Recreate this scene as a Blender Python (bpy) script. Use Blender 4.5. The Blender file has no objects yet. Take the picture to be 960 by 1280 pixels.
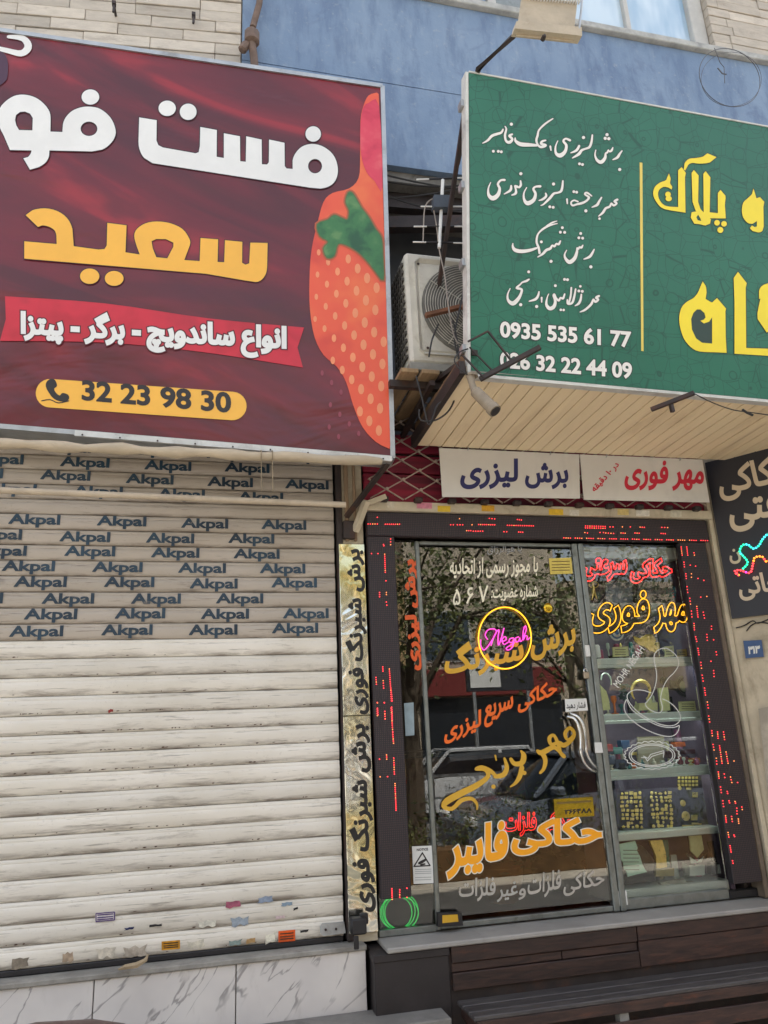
import bpy, bmesh, math, random
import numpy as np
from mathutils import Vector, Matrix, geometry
random.seed(7)
S = bpy.context.scene
COL = S.collection

# ------------------------------------------------------------------ camera, world, sun, exposure
FPX = 945.0                                        # focal length in pixels of a 960 x 1280 frame
def _n(v): v = np.array(v, float); return v/np.linalg.norm(v)
_X = _n((3980, 105, FPX)); _Z = _n((-141, -3170, FPX)); _Z = _n(_Z-_X*(_X@_Z)); _Y = np.cross(_X, _Z)
if _Y[2] < 0: _Y = -_Y
RR = np.stack([_X, _Y, _Z])                        # camera (right, down, forward) -> place (along facade, into building, up)
CP = np.array([0, -4.3, 1.6])
cd = bpy.data.cameras.new('camera'); cd.sensor_fit = 'HORIZONTAL'; cd.sensor_width = 36; cd.lens = FPX/960*36
cd.clip_start = .05; cd.clip_end = 500
cam = bpy.data.objects.new('camera', cd); COL.objects.link(cam); S.camera = cam
_m = np.eye(4); _m[:3, 0] = RR[:, 0]; _m[:3, 1] = -RR[:, 1]; _m[:3, 2] = -RR[:, 2]; _m[:3, 3] = CP
cam.matrix_world = Matrix(_m.tolist())

SUN_EL, SUN_AZ = math.radians(63), math.radians(18)   # azimuth from +Y (behind the building) towards +X
W = bpy.data.worlds.new('World'); S.world = W; W.use_nodes = True
wn = W.node_tree.nodes; bg = wn['Background']
sky = wn.new('ShaderNodeTexSky'); sky.sky_type = 'NISHITA'; sky.sun_disc = False
sky.sun_elevation = SUN_EL; sky.sun_rotation = SUN_AZ; sky.air_density = 1.2; sky.dust_density = 3.5; sky.ozone_density = 1.0
hs = wn.new('ShaderNodeHueSaturation'); hs.inputs['Saturation'].default_value = .45
W.node_tree.links.new(sky.outputs[0], hs.inputs['Color']); W.node_tree.links.new(hs.outputs[0], bg.inputs[0]); bg.inputs[1].default_value = .15
sd = bpy.data.lights.new('sun', 'SUN'); sd.energy = 4.6; sd.angle = math.radians(.53); sd.color = (1, .94, .85)
sun = bpy.data.objects.new('sun', sd); COL.objects.link(sun)
_d = Vector((math.sin(SUN_AZ)*math.cos(SUN_EL), math.cos(SUN_AZ)*math.cos(SUN_EL), math.sin(SUN_EL)))
sun.rotation_euler = _d.to_track_quat('Z', 'Y').to_euler(); sun.location = (0, 20, 30)
S.view_settings.view_transform = 'Standard'; S.view_settings.look = 'None'; S.view_settings.gamma = 1
S.view_settings.exposure = 1.65
S.cycles.max_bounces = 8; S.cycles.transparent_max_bounces = 24
S.cycles.sample_clamp_indirect = 4.0

# ------------------------------------------------------------------ helpers: layout
def ray(px, py): return RR@np.array([px-480, py-640, FPX])
def onY(px, py, y):
    d = ray(px, py); return CP+d*((y-CP[1])/d[1])
def onZ(px, py, z):
    d = ray(px, py); return CP+d*((z-CP[2])/d[2])
class Plane:
    def __init__(s, p, n):
        s.p = np.array(p, float); s.n = _n(n)
        if s.n@(CP-s.p) < 0: s.n = -s.n
    def hit(s, px, py, off=0.0):
        d = ray(px, py); q = s.p+s.n*off; return CP+d*(((q-CP)@s.n)/(d@s.n))
def YP(y): return Plane((0, y, 0), (0, -1, 0))

def meta(o, label=None, cat=None, group=None, kind=None):
    if label: o['label'] = label
    if cat: o['category'] = cat
    if group: o['group'] = group
    if kind: o['kind'] = kind
    return o
def thing(name, loc, label, cat, group=None, rz=0):
    o = bpy.data.objects.new(name, None); COL.objects.link(o); o.location = Vector([float(v) for v in loc]); o.rotation_euler.z = rz
    o.empty_display_size = .1
    return meta(o, label, cat, group)
def base_loc(parent):
    v = Vector((0, 0, 0))
    while parent is not None: v += parent.location; parent = parent.parent
    return v
def put(name, me, parent=None, loc=(0, 0, 0), rot=(0, 0, 0)):
    o = bpy.data.objects.new(name, me); COL.objects.link(o); o.parent = parent; o.location = loc; o.rotation_euler = rot; return o

class MB:
    """collects world-space geometry; build() links it as ONE mesh object"""
    def __init__(s): s.v = []; s.f = []; s.sm = []
    def add(s, vs, fs, smooth=False):
        b = len(s.v); s.v += [tuple(float(c) for c in v) for v in vs]
        s.f += [tuple(i+b for i in f) for f in fs]; s.sm += [smooth]*len(fs); return s
    def box(s, x0, x1, y0, y1, z0, z1, bev=0):
        if bev:
            bm = bmesh.new(); bmesh.ops.create_cube(bm, size=1)
            for v in bm.verts: v.co = Vector((x0+(v.co.x+.5)*(x1-x0), y0+(v.co.y+.5)*(y1-y0), z0+(v.co.z+.5)*(z1-z0)))
            bmesh.ops.bevel(bm, geom=bm.edges[:], offset=bev, segments=1, affect='EDGES')
            return s.bm(bm)
        return s.add([(x0, y0, z0), (x1, y0, z0), (x1, y1, z0), (x0, y1, z0), (x0, y0, z1), (x1, y0, z1), (x1, y1, z1), (x0, y1, z1)],
              [(0, 3, 2, 1), (4, 5, 6, 7), (0, 1, 5, 4), (1, 2, 6, 5), (2, 3, 7, 6), (3, 0, 4, 7)])
    def bm(s, bm, smooth=False):
        bm.verts.ensure_lookup_table(); bm.verts.index_update()
        s.add([v.co[:] for v in bm.verts], [[v.index for v in f.verts] for f in bm.faces], smooth); bm.free(); return s
    def hexa(s, q0, q1):
        """two quads (same winding) joined"""
        return s.add(list(q0)+list(q1), [(0, 1, 2, 3), (7, 6, 5, 4), (0, 4, 5, 1), (1, 5, 6, 2), (2, 6, 7, 3), (3, 7, 4, 0)])
    def bar(s, a, b, w, h, up=(0, 0, 1)):
        a = Vector([float(c) for c in a]); b = Vector([float(c) for c in b]); d = (b-a).normalized(); u = Vector(up); r = d.cross(u)
        if r.length < 1e-4: r = d.cross(Vector((1, 0, 0)))
        r.normalize(); u = r.cross(d)
        q = lambda p: [p-r*w/2-u*h/2, p+r*w/2-u*h/2, p+r*w/2+u*h/2, p-r*w/2+u*h/2]
        return s.hexa(q(a), q(b))
    def tube(s, pts, r, n=8, closed=False, caps=True):
        pts = [Vector([float(c) for c in p]) for p in pts]; m = len(pts)
        rs = r if isinstance(r, (list, tuple)) else [r]*m
        ref = Vector((0.13, -.97, .2)).normalized(); rings = []
        for i, p in enumerate(pts):
            a = pts[(i-1) % m] if (closed or i > 0) else p; b = pts[(i+1) % m] if (closed or i < m-1) else p
            t = (b-a)
            t = t.normalized() if t.length > 1e-9 else Vector((0, 0, 1))
            x = ref-t*ref.dot(t)
            if x.length < .15: x = Vector((1, 0, 0))-t*t.x
            x.normalize(); y = t.cross(x)
            rings.append([p+(x*math.cos(2*math.pi*k/n)+y*math.sin(2*math.pi*k/n))*rs[i] for k in range(n)])
        vs = [v for q in rings for v in q]; fs = []
        for i in range(m if closed else m-1):
            j = (i+1) % m
            fs += [(i*n+k, i*n+(k+1) % n, j*n+(k+1) % n, j*n+k) for k in range(n)]
        if caps and not closed: fs += [tuple(range(n-1, -1, -1)), tuple((m-1)*n+k for k in range(n))]
        return s.add(vs, fs, True)
    def lathe(s, prof, c, n=20, axis=(0, 0, 1)):
        ax = Vector(axis).normalized(); x = ax.orthogonal().normalized(); y = ax.cross(x); c = Vector([float(q) for q in c])
        vs = [c+ax*h+(x*math.cos(2*math.pi*k/n)+y*math.sin(2*math.pi*k/n))*r for r, h in prof for k in range(n)]
        fs = [(i*n+k, i*n+(k+1) % n, (i+1)*n+(k+1) % n, (i+1)*n+k) for i in range(len(prof)-1) for k in range(n)]
        fs += [tuple(range(n-1, -1, -1)), tuple((len(prof)-1)*n+k for k in range(n))]
        return s.add(vs, fs, True)
    def prism(s, poly, n, t):
        """poly: 3-D points of a flat outline, extruded by vector n*t"""
        a = [Vector([float(c) for c in p]) for p in poly]; k = len(a); e = Vector([float(c) for c in n])*t
        return s.add(a+[p+e for p in a], [tuple(range(k)), tuple(range(2*k-1, k-1, -1))]+[(i, i+k, (i+1) % k+k, (i+1) % k) for i in range(k)])
    def mesh(s, name, mat, off=Vector((0, 0, 0))):
        me = bpy.data.meshes.new(name); me.from_pydata([tuple(a-b for a, b in zip(v, off)) for v in s.v], [], s.f); 
        me.materials.append(mat); me.polygons.foreach_set('use_smooth', s.sm); me.update()
        bm = bmesh.new(); bm.from_mesh(me); bmesh.ops.recalc_face_normals(bm, faces=bm.faces[:]); bm.to_mesh(me); bm.free()
        return me
    def build(s, name, mat, parent=None, label=None):
        me = s.mesh(name, mat, base_loc(parent)); o = put(name, me, parent)
        if any(s.sm):
            try: me.set_sharp_from_angle(angle=math.radians(38))
            except Exception: pass
        if label: o['label'] = label
        return o
def top(mb, name, mat, label, cat, group=None, base=None):
    """one-mesh top-level thing whose origin lies at its base"""
    v = np.array(mb.v); b = Vector((float(v[:, 0].mean()), float(v[:, 1].mean()), float(v[:, 2].min())))
    o = put(name, mb.mesh(name, mat, b), None, b)
    try: o.data.set_sharp_from_angle(angle=math.radians(38))
    except Exception: pass
    return meta(o, label, cat, group)
def struct(mb, name, mat, parent=None):
    o = mb.build(name, mat, parent)
    if parent is None: o['kind'] = 'structure'
    return o

# ------------------------------------------------------------------ helpers: materials
def lin(r, g, b):
    f = lambda c: c/12.92 if c <= .04045 else ((c+.055)/1.055)**2.4
    return (f(r/255), f(g/255), f(b/255), 1)
class NT:
    def __init__(s, name):
        s.m = bpy.data.materials.new(name); s.m.use_nodes = True; s.t = s.m.node_tree; s.b = s.t.nodes['Principled BSDF']
    def n(s, typ, **kw):
        x = s.t.nodes.new(typ)
        for k, v in kw.items():
            if k.startswith('i_'):
                k = k[2:]; k = int(k) if k.isdigit() else k.replace('_', ' '); x.inputs[k].default_value = v
            else: setattr(x, k, v)
        return x
    def l(s, a, b): s.t.links.new(a, b)
    def mix(s, fac, a, b, mode='MIX'):
        x = s.n('ShaderNodeMix', data_type='RGBA', blend_type=mode)
        for i, v in ((0, fac), (6, a), (7, b)):
            if hasattr(v, 'links'): s.l(v, x.inputs[i])
            else: x.inputs[i].default_value = v
        return x.outputs[2]
    def math(s, op, a, b=0.0, c=0.0, clamp=False):
        x = s.n('ShaderNodeMath', operation=op, use_clamp=clamp)
        for i, v in ((0, a), (1, b), (2, c)):
            if hasattr(v, 'links'): s.l(v, x.inputs[i])
            else: x.inputs[i].default_value = v
        return x.outputs[0]
    def ramp(s, fac, lo, hi):
        x = s.n('ShaderNodeMapRange', interpolation_type='SMOOTHSTEP'); s.l(fac, x.inputs[0]); x.inputs[1].default_value = lo; x.inputs[2].default_value = hi
        return x.outputs[0]
    def pos(s, scale=(1, 1, 1), obj=False):
        c = s.n('ShaderNodeTexCoord').outputs['Object'] if obj else s.n('ShaderNodeNewGeometry').outputs['Position']
        x = s.n('ShaderNodeMapping'); s.l(c, x.inputs[0]); x.inputs['Scale'].default_value = scale; return x.outputs[0]
    def noise(s, vec, scale=5, detail=4, rough=.55, dist=0):
        x = s.n('ShaderNodeTexNoise'); s.l(vec, x.inputs['Vector']); x.inputs['Scale'].default_value = scale
        x.inputs['Detail'].default_value = detail; x.inputs['Roughness'].default_value = rough; x.inputs['Distortion'].default_value = dist
        return x.outputs[0]
    def bump(s, h, strength=.3, dist=.01):
        x = s.n('ShaderNodeBump'); s.l(h, x.inputs['Height']); x.inputs['Strength'].default_value = strength; x.inputs['Distance'].default_value = dist
        s.l(x.outputs[0], s.b.inputs['Normal'])
    def col(s, c):
        if hasattr(c, 'links'): s.l(c, s.b.inputs['Base Color'])
        else: s.b.inputs['Base Color'].default_value = c
    def rough(s, r):
        if hasattr(r, 'links'): s.l(r, s.b.inputs['Roughness'])
        else: s.b.inputs['Roughness'].default_value = r
MATS = {}
def M(name, c, rough=.6, metal=0, var=.25, scale=9, bump=.15, bscale=60, dirt=None, dirt_amt=.5, stretch=(1, 1, 1), per=False, spec=.5):
    """general worn surface: colour with large and fine variation, optional dirt patches, fine relief"""
    if name in MATS: return MATS[name]
    t = NT(name); p = t.pos(stretch)
    n1 = t.noise(p, scale, 5, .6); n2 = t.noise(p, scale*6, 3, .6)
    dk = (c[0]*(1-var), c[1]*(1-var), c[2]*(1-var), 1); lt = (min(1, c[0]*(1+var*.5)), min(1, c[1]*(1+var*.5)), min(1, c[2]*(1+var*.5)), 1)
    o = t.mix(t.ramp(n1, .3, .7), dk, lt)
    o = t.mix(t.math('MULTIPLY', t.ramp(n2, .35, .75), .35), o, dk)
    if per:
        oi = t.n('ShaderNodeObjectInfo'); v = t.math('MULTIPLY_ADD', oi.outputs['Random'], .36, .8)
        h = t.n('ShaderNodeHueSaturation'); t.l(o, h.inputs['Color']); t.l(v, h.inputs['Value']); o = h.outputs[0]
    if dirt:
        nd = t.noise(p, scale*.6, 6, .7, .6); o = t.mix(t.math('MULTIPLY', t.ramp(nd, .5, .72), dirt_amt), o, dirt)
    t.col(o); t.b.inputs['Metallic'].default_value = metal; t.b.inputs['Specular IOR Level'].default_value = spec
    t.rough(t.math('MULTIPLY_ADD', n1, .25, rough-.12, clamp=True))
    if bump: t.bump(t.noise(p, bscale, 4, .6), bump, .004)
    MATS[name] = t.m; return t.m
def EM(name, c, s, base=None):
    if name in MATS: return MATS[name]
    t = NT(name); t.col(base or (c[0]*.5, c[1]*.5, c[2]*.5, 1)); t.b.inputs['Emission Color'].default_value = c; t.b.inputs['Emission Strength'].default_value = s; t.rough(.4)
    MATS[name] = t.m; return t.m
def PRINT(name, c, rough=.45, metal=0): return M(name, c, rough, metal, var=.06, scale=4, bump=.03)

# ------------------------------------------------------------------ helpers: 2-D outlines (positive-winding union)
def area(p): return .5*sum(p[i][0]*p[(i+1) % len(p)][1]-p[(i+1) % len(p)][0]*p[i][1] for i in range(len(p)))
def ccw(p, pos=True): return list(p) if (area(p) > 0) == pos else list(p)[::-1]
def offset(p, d):
    m = len(p); out = []
    for i in range(m):
        a, b, c = np.array(p[i-1]), np.array(p[i]), np.array(p[(i+1) % m])
        u = b-a; v = c-b; lu = np.hypot(*u); lv = np.hypot(*v)
        if lu < 1e-9 or lv < 1e-9: continue
        u /= lu; v /= lv; n1 = np.array([u[1], -u[0]]); n2 = np.array([v[1], -v[0]]); k = n1+n2; L = k@k
        if L < 1e-6: out.append(tuple(b+n1*d)); continue
        k = k*2/L; kl = np.hypot(*k)
        if kl > 1.8: out += [tuple(b+n1*d+u*d*.5), tuple(b+n2*d-v*d*.5)] if d > 0 else [tuple(b+k/kl*1.8*d)]
        else: out.append(tuple(b+k*d))
    return out
def fill(contours):
    """triangles covering the area whose winding number is positive"""
    V = []; E = []
    for c in contours:
        if len(c) < 3: continue
        b = len(V); V += [Vector((float(x), float(y))) for x, y in c]; E += [(b+i, b+(i+1) % len(c)) for i in range(len(c))]
    if not V: return [], []
    vs, es, fs, *_ = geometry.delaunay_2d_cdt(V, E, [], 0, 1e-6)
    P = np.array([v[:] for v in vs]); F = np.array([f for f in fs if len(f) == 3])
    cen = P[F].mean(1)
    A = np.array([V[a][:] for a, b in E]); B = np.array([V[b][:] for a, b in E]); w = np.zeros(len(F))
    for k in range(0, len(F), 400):
        c = cen[k:k+400]; y = c[:, 1:2]; x = c[:, 0:1]
        up = (A[None, :, 1] <= y) & (B[None, :, 1] > y); dn = (A[None, :, 1] > y) & (B[None, :, 1] <= y)
        den = np.where(B[:, 1] == A[:, 1], 1e-12, B[:, 1]-A[:, 1])
        xi = A[None, :, 0]+(y-A[None, :, 1])*((B[:, 0]-A[:, 0])/den)[None]
        w[k:k+400] = (up & (xi > x)).sum(1)-(dn & (xi > x)).sum(1)
    F = F[w > .5]; used = np.unique(F); mp = {int(i): k for k, i in enumerate(used)}
    return [tuple(P[i]) for i in used], [tuple(mp[int(i)] for i in f) for f in F]
def boundary(vs, fs):
    ed = {}
    for f in fs:
        for i in range(3):
            a, b = f[i], f[(i+1) % 3]; ed[(a, b)] = 1
    nxt = {}
    for (a, b) in ed:
        if (b, a) not in ed: nxt.setdefault(a, []).append(b)
    loops = []
    while nxt:
        s = next(iter(nxt)); c = [s]; k = s
        while k in nxt:
            l = nxt[k]; q = l.pop()
            if not l: del nxt[k]
            if q == s: break
            c.append(q); k = q
        if len(c) > 2: loops.append([vs[i] for i in c])
    return loops
def ell(cx, cy, rx, ry=None, n=20, a0=0):
    ry = ry or rx; return [(cx+rx*math.cos(2*math.pi*k/n+a0), cy+ry*math.sin(2*math.pi*k/n+a0)) for k in range(n)]
def capsule(a, b, ra, rb, n=5):
    ax, ay = a; bx, by = b; t = math.atan2(by-ay, bx-ax)
    return [(ax+ra*math.cos(t+math.pi/2+math.pi*k/n), ay+ra*math.sin(t+math.pi/2+math.pi*k/n)) for k in range(n+1)] + \
           [(bx+rb*math.cos(t-math.pi/2+math.pi*k/n), by+rb*math.sin(t-math.pi/2+math.pi*k/n)) for k in range(n+1)]
def smooth(pts, k=4, closed=False):
    P = [np.array(p, float) for p in pts]; m = len(P); out = []
    for i in range(m if closed else m-1):
        g = lambda j: P[j % m] if closed else P[max(0, min(m-1, j))]
        a, b, c, d = g(i-1), g(i), g(i+1), g(i+2)
        for q in range(k):
            t = q/k; out.append(tuple(.5*((2*b)+(-a+c)*t+(2*a-5*b+4*c-d)*t*t+(-a+3*b-3*c+d)*t**3)))
    if not closed: out.append(tuple(P[-1]))
    return out
def pen(strokes, grow=0):
    """strokes of (x, y, width) -> capsule contours"""
    out = []
    for s in strokes:
        if len(s) == 1: out.append(ell(s[0][0], s[0][1], s[0][2]+grow, n=10)); continue
        q = smooth(s, 3)
        out += [capsule(q[i][:2], q[i+1][:2], max(1, q[i][2]/2)+grow, max(1, q[i+1][2]/2)+grow, 3) for i in range(len(q)-1)]
    return [ccw(c) for c in out]
def crop(cs, ox, oy, sc): return [[(ox+x/sc, oy+y/sc) for x, y in c] for c in cs]

# text -> contours, using the fonts Blender itself falls back on
AR = {}
def _a(ch, iso, dual=True): AR[ch] = (chr(iso), chr(iso+1), chr(iso+2) if dual else None, chr(iso+3) if dual else None)
for ch, c in (('ب', 0xFE8F), ('ت', 0xFE95), ('ث', 0xFE99), ('ج', 0xFE9D), ('ح', 0xFEA1), ('خ', 0xFEA5), ('س', 0xFEB1), ('ش', 0xFEB5), ('ص', 0xFEB9), ('ض', 0xFEBD), ('ط', 0xFEC1), ('ع', 0xFEC9), ('غ', 0xFECD), ('ف', 0xFED1), ('ق', 0xFED5), ('ل', 0xFEDD), ('م', 0xFEE1), ('ن', 0xFEE5), ('پ', 0xFB56), ('چ', 0xFB7A), ('ک', 0xFB8E), ('گ', 0xFB92), ('ی', 0xFBFC), ('ه', 0xFEE9)): _a(ch, c)
for ch, c in (('ا', 0xFE8D), ('د', 0xFEA9), ('ذ', 0xFEAB), ('ر', 0xFEAD), ('ز', 0xFEAF), ('و', 0xFEED), ('ژ', 0xFB8A)): _a(ch, c, False)
AR['\u0001'] = ('\uFEFB', '\uFEFC', None, None)
def shape(s):
    if not any(c in AR for c in s): return s
    s = s.replace('لا', '\u0001'); out = []
    for i, ch in enumerate(s):
        if ch not in AR: out.append(ch); continue
        f = AR[ch]; prev = i > 0 and s[i-1] in AR and AR[s[i-1]][2] is not None
        nx = i+1 < len(s) and s[i+1] in AR and f[2] is not None
        out.append(f[3] if prev and nx else f[1] if prev else f[2] if nx else f[0])
    res = []; run = ''
    for ch in out:
        if ch.isdigit(): run += ch
        else:
            if run: res.append(run); run = ''
            res.append(ch)
    if run: res.append(run)
    return ''.join(reversed(res))
_TC = {}
def glyphs(s, res=4):
    if (s, res) in _TC: return _TC[(s, res)]
    c = bpy.data.curves.new('lettering', 'FONT'); c.body = shape(s); o = bpy.data.objects.new('lettering', c); COL.objects.link(o)
    bpy.context.view_layer.update(); dg = bpy.context.evaluated_depsgraph_get()
    cu = o.to_curve(dg); out = []
    for sp in cu.splines:
        pts = []; bp = sp.bezier_points; m = len(bp)
        if m:
            for i in range(m):
                a, b = bp[i], bp[(i+1) % m]
                straight = (a.handle_right-a.co).length < 1e-5 and (b.handle_left-b.co).length < 1e-5
                if straight or a.handle_right_type == 'VECTOR' and b.handle_left_type == 'VECTOR': pts.append(a.co[:2])
                else: pts += [q[:2] for q in geometry.interpolate_bezier(a.co, a.handle_right, b.handle_left, b.co, res+1)[:-1]]
        else: pts = [p.co[:2] for p in sp.points]
        q = []
        for p in pts:
            if not q or math.hypot(p[0]-q[-1][0], p[1]-q[-1][1]) > 1e-4: q.append(p)
        if len(q) > 2: out.append(q)
    o.to_curve_clear(); bpy.data.objects.remove(o); bpy.data.curves.remove(c)
    if sum(area(p) for p in out) < 0: out = [p[::-1] for p in out]
    def _in(p, poly):
        c = False
        for i in range(len(poly)):
            (x1, y1), (x2, y2) = poly[i], poly[i-1]
            if (y1 > p[1]) != (y2 > p[1]) and p[0] < (x2-x1)*(p[1]-y1)/(y2-y1)+x1: c = not c
        return c
    out = [ccw(p) if not any(q is not p and _in(p[0], q) for q in out) else p for p in out]
    _TC[(s, res)] = out; return out
def write(s, a, b, h, bold=0.0, up=(0, -1), res=4):
    """contours of s in photo pixels: bottom-left of its box at a, bottom-right at b, h high"""
    g = glyphs(s, res); g2 = [offset(p, bold) for p in g] if bold else g
    A = np.array([q for p in g2 for q in p]); x0, y0 = A.min(0); x1, y1 = A.max(0); u = np.array(up, float); u /= np.hypot(*u)
    a = np.array(a, float); b = np.array(b, float)
    cs = [[tuple(a+(b-a)*((x-x0)/(x1-x0))+u*h*((y-y0)/(y1-y0))) for x, y in p] for p in g2]
    if sum(area(p) for p in cs) < 0: cs = [p[::-1] for p in cs]
    return cs
def holes(outer, inner=()):
    """outlines with counter-shapes punched out"""
    return [ccw(o) for o in outer]+[ccw(i, False) for i in inner]
def decal(name, cs, plane, off, mat, parent, label=None, thick=0.0):
    vs, fs = fill(cs)
    if not fs: return None
    w = [plane.hit(x, y, off) for x, y in vs]; mb = MB(); mb.add(w, fs)
    if thick:
        for lp in boundary(vs, fs):
            a = [plane.hit(x, y, off) for x, y in lp]; b = [p-plane.n*thick for p in a]; k = len(a)
            mb.add(a+b, [(i, (i+1) % k, (i+1) % k+k, i+k) for i in range(k)])
    me = bpy.data.meshes.new(name); bl = base_loc(parent)
    me.from_pydata([tuple(float(p)-q for p, q in zip(v, bl)) for v in mb.v], [], mb.f); me.materials.append(mat); me.update()
    # face the outlines towards the street
    if fs and me.polygons[0].normal.dot(Vector(plane.n.tolist())) < 0: me.flip_normals()
    o = put(name, me, parent)
    if label: o['label'] = label
    return o
def neon(name, loops, plane, off, r, mat, parent, closed=True):
    mb = MB()
    for lp in loops:
        q = [lp[0]]
        for p in lp[1:]:
            if math.hypot(p[0]-q[-1][0], p[1]-q[-1][1]) > .9: q.append(p)
        if len(q) > 2: mb.tube([plane.hit(x, y, off) for x, y in q], r, 6, closed)
    return mb.build(name, mat, parent)
def soften(c):
    m = len(c); out = []
    def turn(i):
        a, b, d = c[i-1], c[i % m], c[(i+1) % m]; t = math.atan2(d[1]-b[1], d[0]-b[0])-math.atan2(b[1]-a[1], b[0]-a[0])
        return abs((t+math.pi) % (2*math.pi)-math.pi)
    for i in range(m):
        out.append(c[i]); j = (i+1) % m
        if turn(i) < .85 and turn(j) < .85:
            P = [np.array(c[k % m], float) for k in (i-1, i, i+1, i+2)]
            ls_ = [float(np.hypot(*(P[k+1]-P[k]))) for k in range(3)]
            if ls_[1] > 2.2*min(ls_[0], ls_[2]) or max(ls_[0], ls_[2]) > 3*ls_[1]: continue
            for t in (.33, .67):
                out.append(tuple(.5*((2*P[1])+(-P[0]+P[2])*t+(2*P[0]-5*P[1]+4*P[2]-P[3])*t*t+(-P[0]+3*P[1]-3*P[2]+P[3])*t**3)))
    return out
def quad(px): return [ccw([tuple(p) for p in px])]

# ================================================================== THE SETTING
m_paving = M('paving', lin(186, 178, 164), .85, var=.15, scale=2.5, bump=.3, dirt=lin(90, 85, 80))
m_asphalt = M('asphalt', (.13, .125, .12, 1), .9, var=.3, scale=3, bump=.5, bscale=150)
m_concrete = M('concrete', lin(128, 124, 118), .85, var=.2, scale=6, bump=.3, dirt=lin(70, 66, 60), dirt_amt=.7)

def blue_paint():
    t = NT('blue_painted_render'); p = t.pos((1.2, 1, .3)); p1 = t.pos()
    a = t.noise(p, 7, 6, .65); b = t.noise(p1, 1.6, 5, .6); c = t.noise(p1, 30, 4, .6)
    o = t.mix(t.ramp(b, .3, .7), lin(112, 134, 162), lin(128, 148, 172))
    o = t.mix(t.math('MULTIPLY', t.ramp(a, .46, .66), .6), o, lin(92, 112, 142))
    o = t.mix(t.math('MULTIPLY', t.ramp(t.noise(p, 12, 3, .5), .56, .8), .3), o, lin(156, 170, 184))
    o = t.mix(t.math('MULTIPLY', t.ramp(c, .6, .72), .5), o, lin(150, 160, 170)); o = t.mix(t.math('MULTIPLY', t.ramp(t.noise(p1, 2.2, 6, .7, 1.0), .54, .64), .45), o, lin(96, 112, 140))
    t.col(o); t.rough(.75); t.bump(t.noise(p1, 45, 5, .6), .35, .006); return t.m
m_blue = blue_paint()
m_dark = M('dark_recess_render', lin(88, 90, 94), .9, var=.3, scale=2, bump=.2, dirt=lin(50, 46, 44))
m_plaster = M('cream_plaster', lin(196, 184, 160), .85, var=.16, scale=5, bump=.5, bscale=35, dirt=lin(120, 105, 85), dirt_amt=.55)
m_mortar = M('mortar', lin(178, 167, 153), .95, var=.2, bump=.4)
m_brick = M('pale_facing_brick', lin(196, 186, 172), .85, var=.12, scale=14, bump=.5, bscale=70, dirt=lin(140, 128, 116), dirt_amt=.5, per=True, stretch=(.5, 1, 1.5))
m_steel = M('galvanised_steel', lin(175, 178, 180), .45, metal=.7, var=.15, bump=.1, dirt=lin(110, 100, 90), dirt_amt=.5)
m_iron = M('dark_painted_iron', lin(62, 54, 52), .6, metal=.3, var=.3, bump=.2, dirt=lin(96, 60, 42), dirt_amt=.6)
m_black = M('black_plastic', lin(34, 32, 34), .5, var=.2, bump=.1)
m_wire = M('cable', lin(40, 38, 38), .6, var=.1, bump=0)
m_alu = M('worn_aluminium', lin(138, 142, 138), .42, metal=.75, var=.15, scale=16, bump=.15, dirt=lin(86, 84, 76), dirt_amt=.6)
m_white = M('white_plastic', lin(222, 222, 218), .5, var=.05, bump=.05)

struct(MB().box(-60, 60, -60, 40, -.36, -.16), 'ground', m_asphalt)
struct(MB().box(-30, 30, -16.5, -7.2, -.156, -.15), 'road', m_asphalt)
struct(MB().box(-30, 30, -5.0, 5, -.15, 0), 'pavement', m_paving)
struct(MB().box(-30, 30, -5.15, -5.003, -.15, .01, .01), 'kerb', m_concrete)
struct(MB().box(-30, 30, -22, -16.6, -.15, .0), 'opposite_pavement', m_paving)

# the building the shops sit in
SEAM = .165
bd = MB()
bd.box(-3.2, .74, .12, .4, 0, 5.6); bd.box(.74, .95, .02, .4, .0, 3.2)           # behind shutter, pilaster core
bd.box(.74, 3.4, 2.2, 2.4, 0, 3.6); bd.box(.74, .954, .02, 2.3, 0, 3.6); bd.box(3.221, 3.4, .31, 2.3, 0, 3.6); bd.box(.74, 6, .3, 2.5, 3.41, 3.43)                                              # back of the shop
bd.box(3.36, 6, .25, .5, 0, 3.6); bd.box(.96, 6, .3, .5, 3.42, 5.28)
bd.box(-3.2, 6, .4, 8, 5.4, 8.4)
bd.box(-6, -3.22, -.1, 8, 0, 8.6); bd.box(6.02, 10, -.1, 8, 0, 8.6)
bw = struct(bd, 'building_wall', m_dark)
struct(MB().box(SEAM, 6.0, -.25, .38, 5.285, 5.975).box(SEAM, 6.0, -.247, .38, 5.985, 6.81), 'blue_wall', m_blue)
struct(MB().box(.5, 6, -.2, .3, 5.20, 5.28), 'slab_edge', m_concrete)
# long sill under the window
led = MB(); led.box(SEAM-.0, 6.0, -.29, .3, 6.815, 6.875, .006)
struct(led, 'window_ledge', M('pale_stone', lin(176, 176, 172), .8, dirt=lin(110, 110, 110)))

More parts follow.
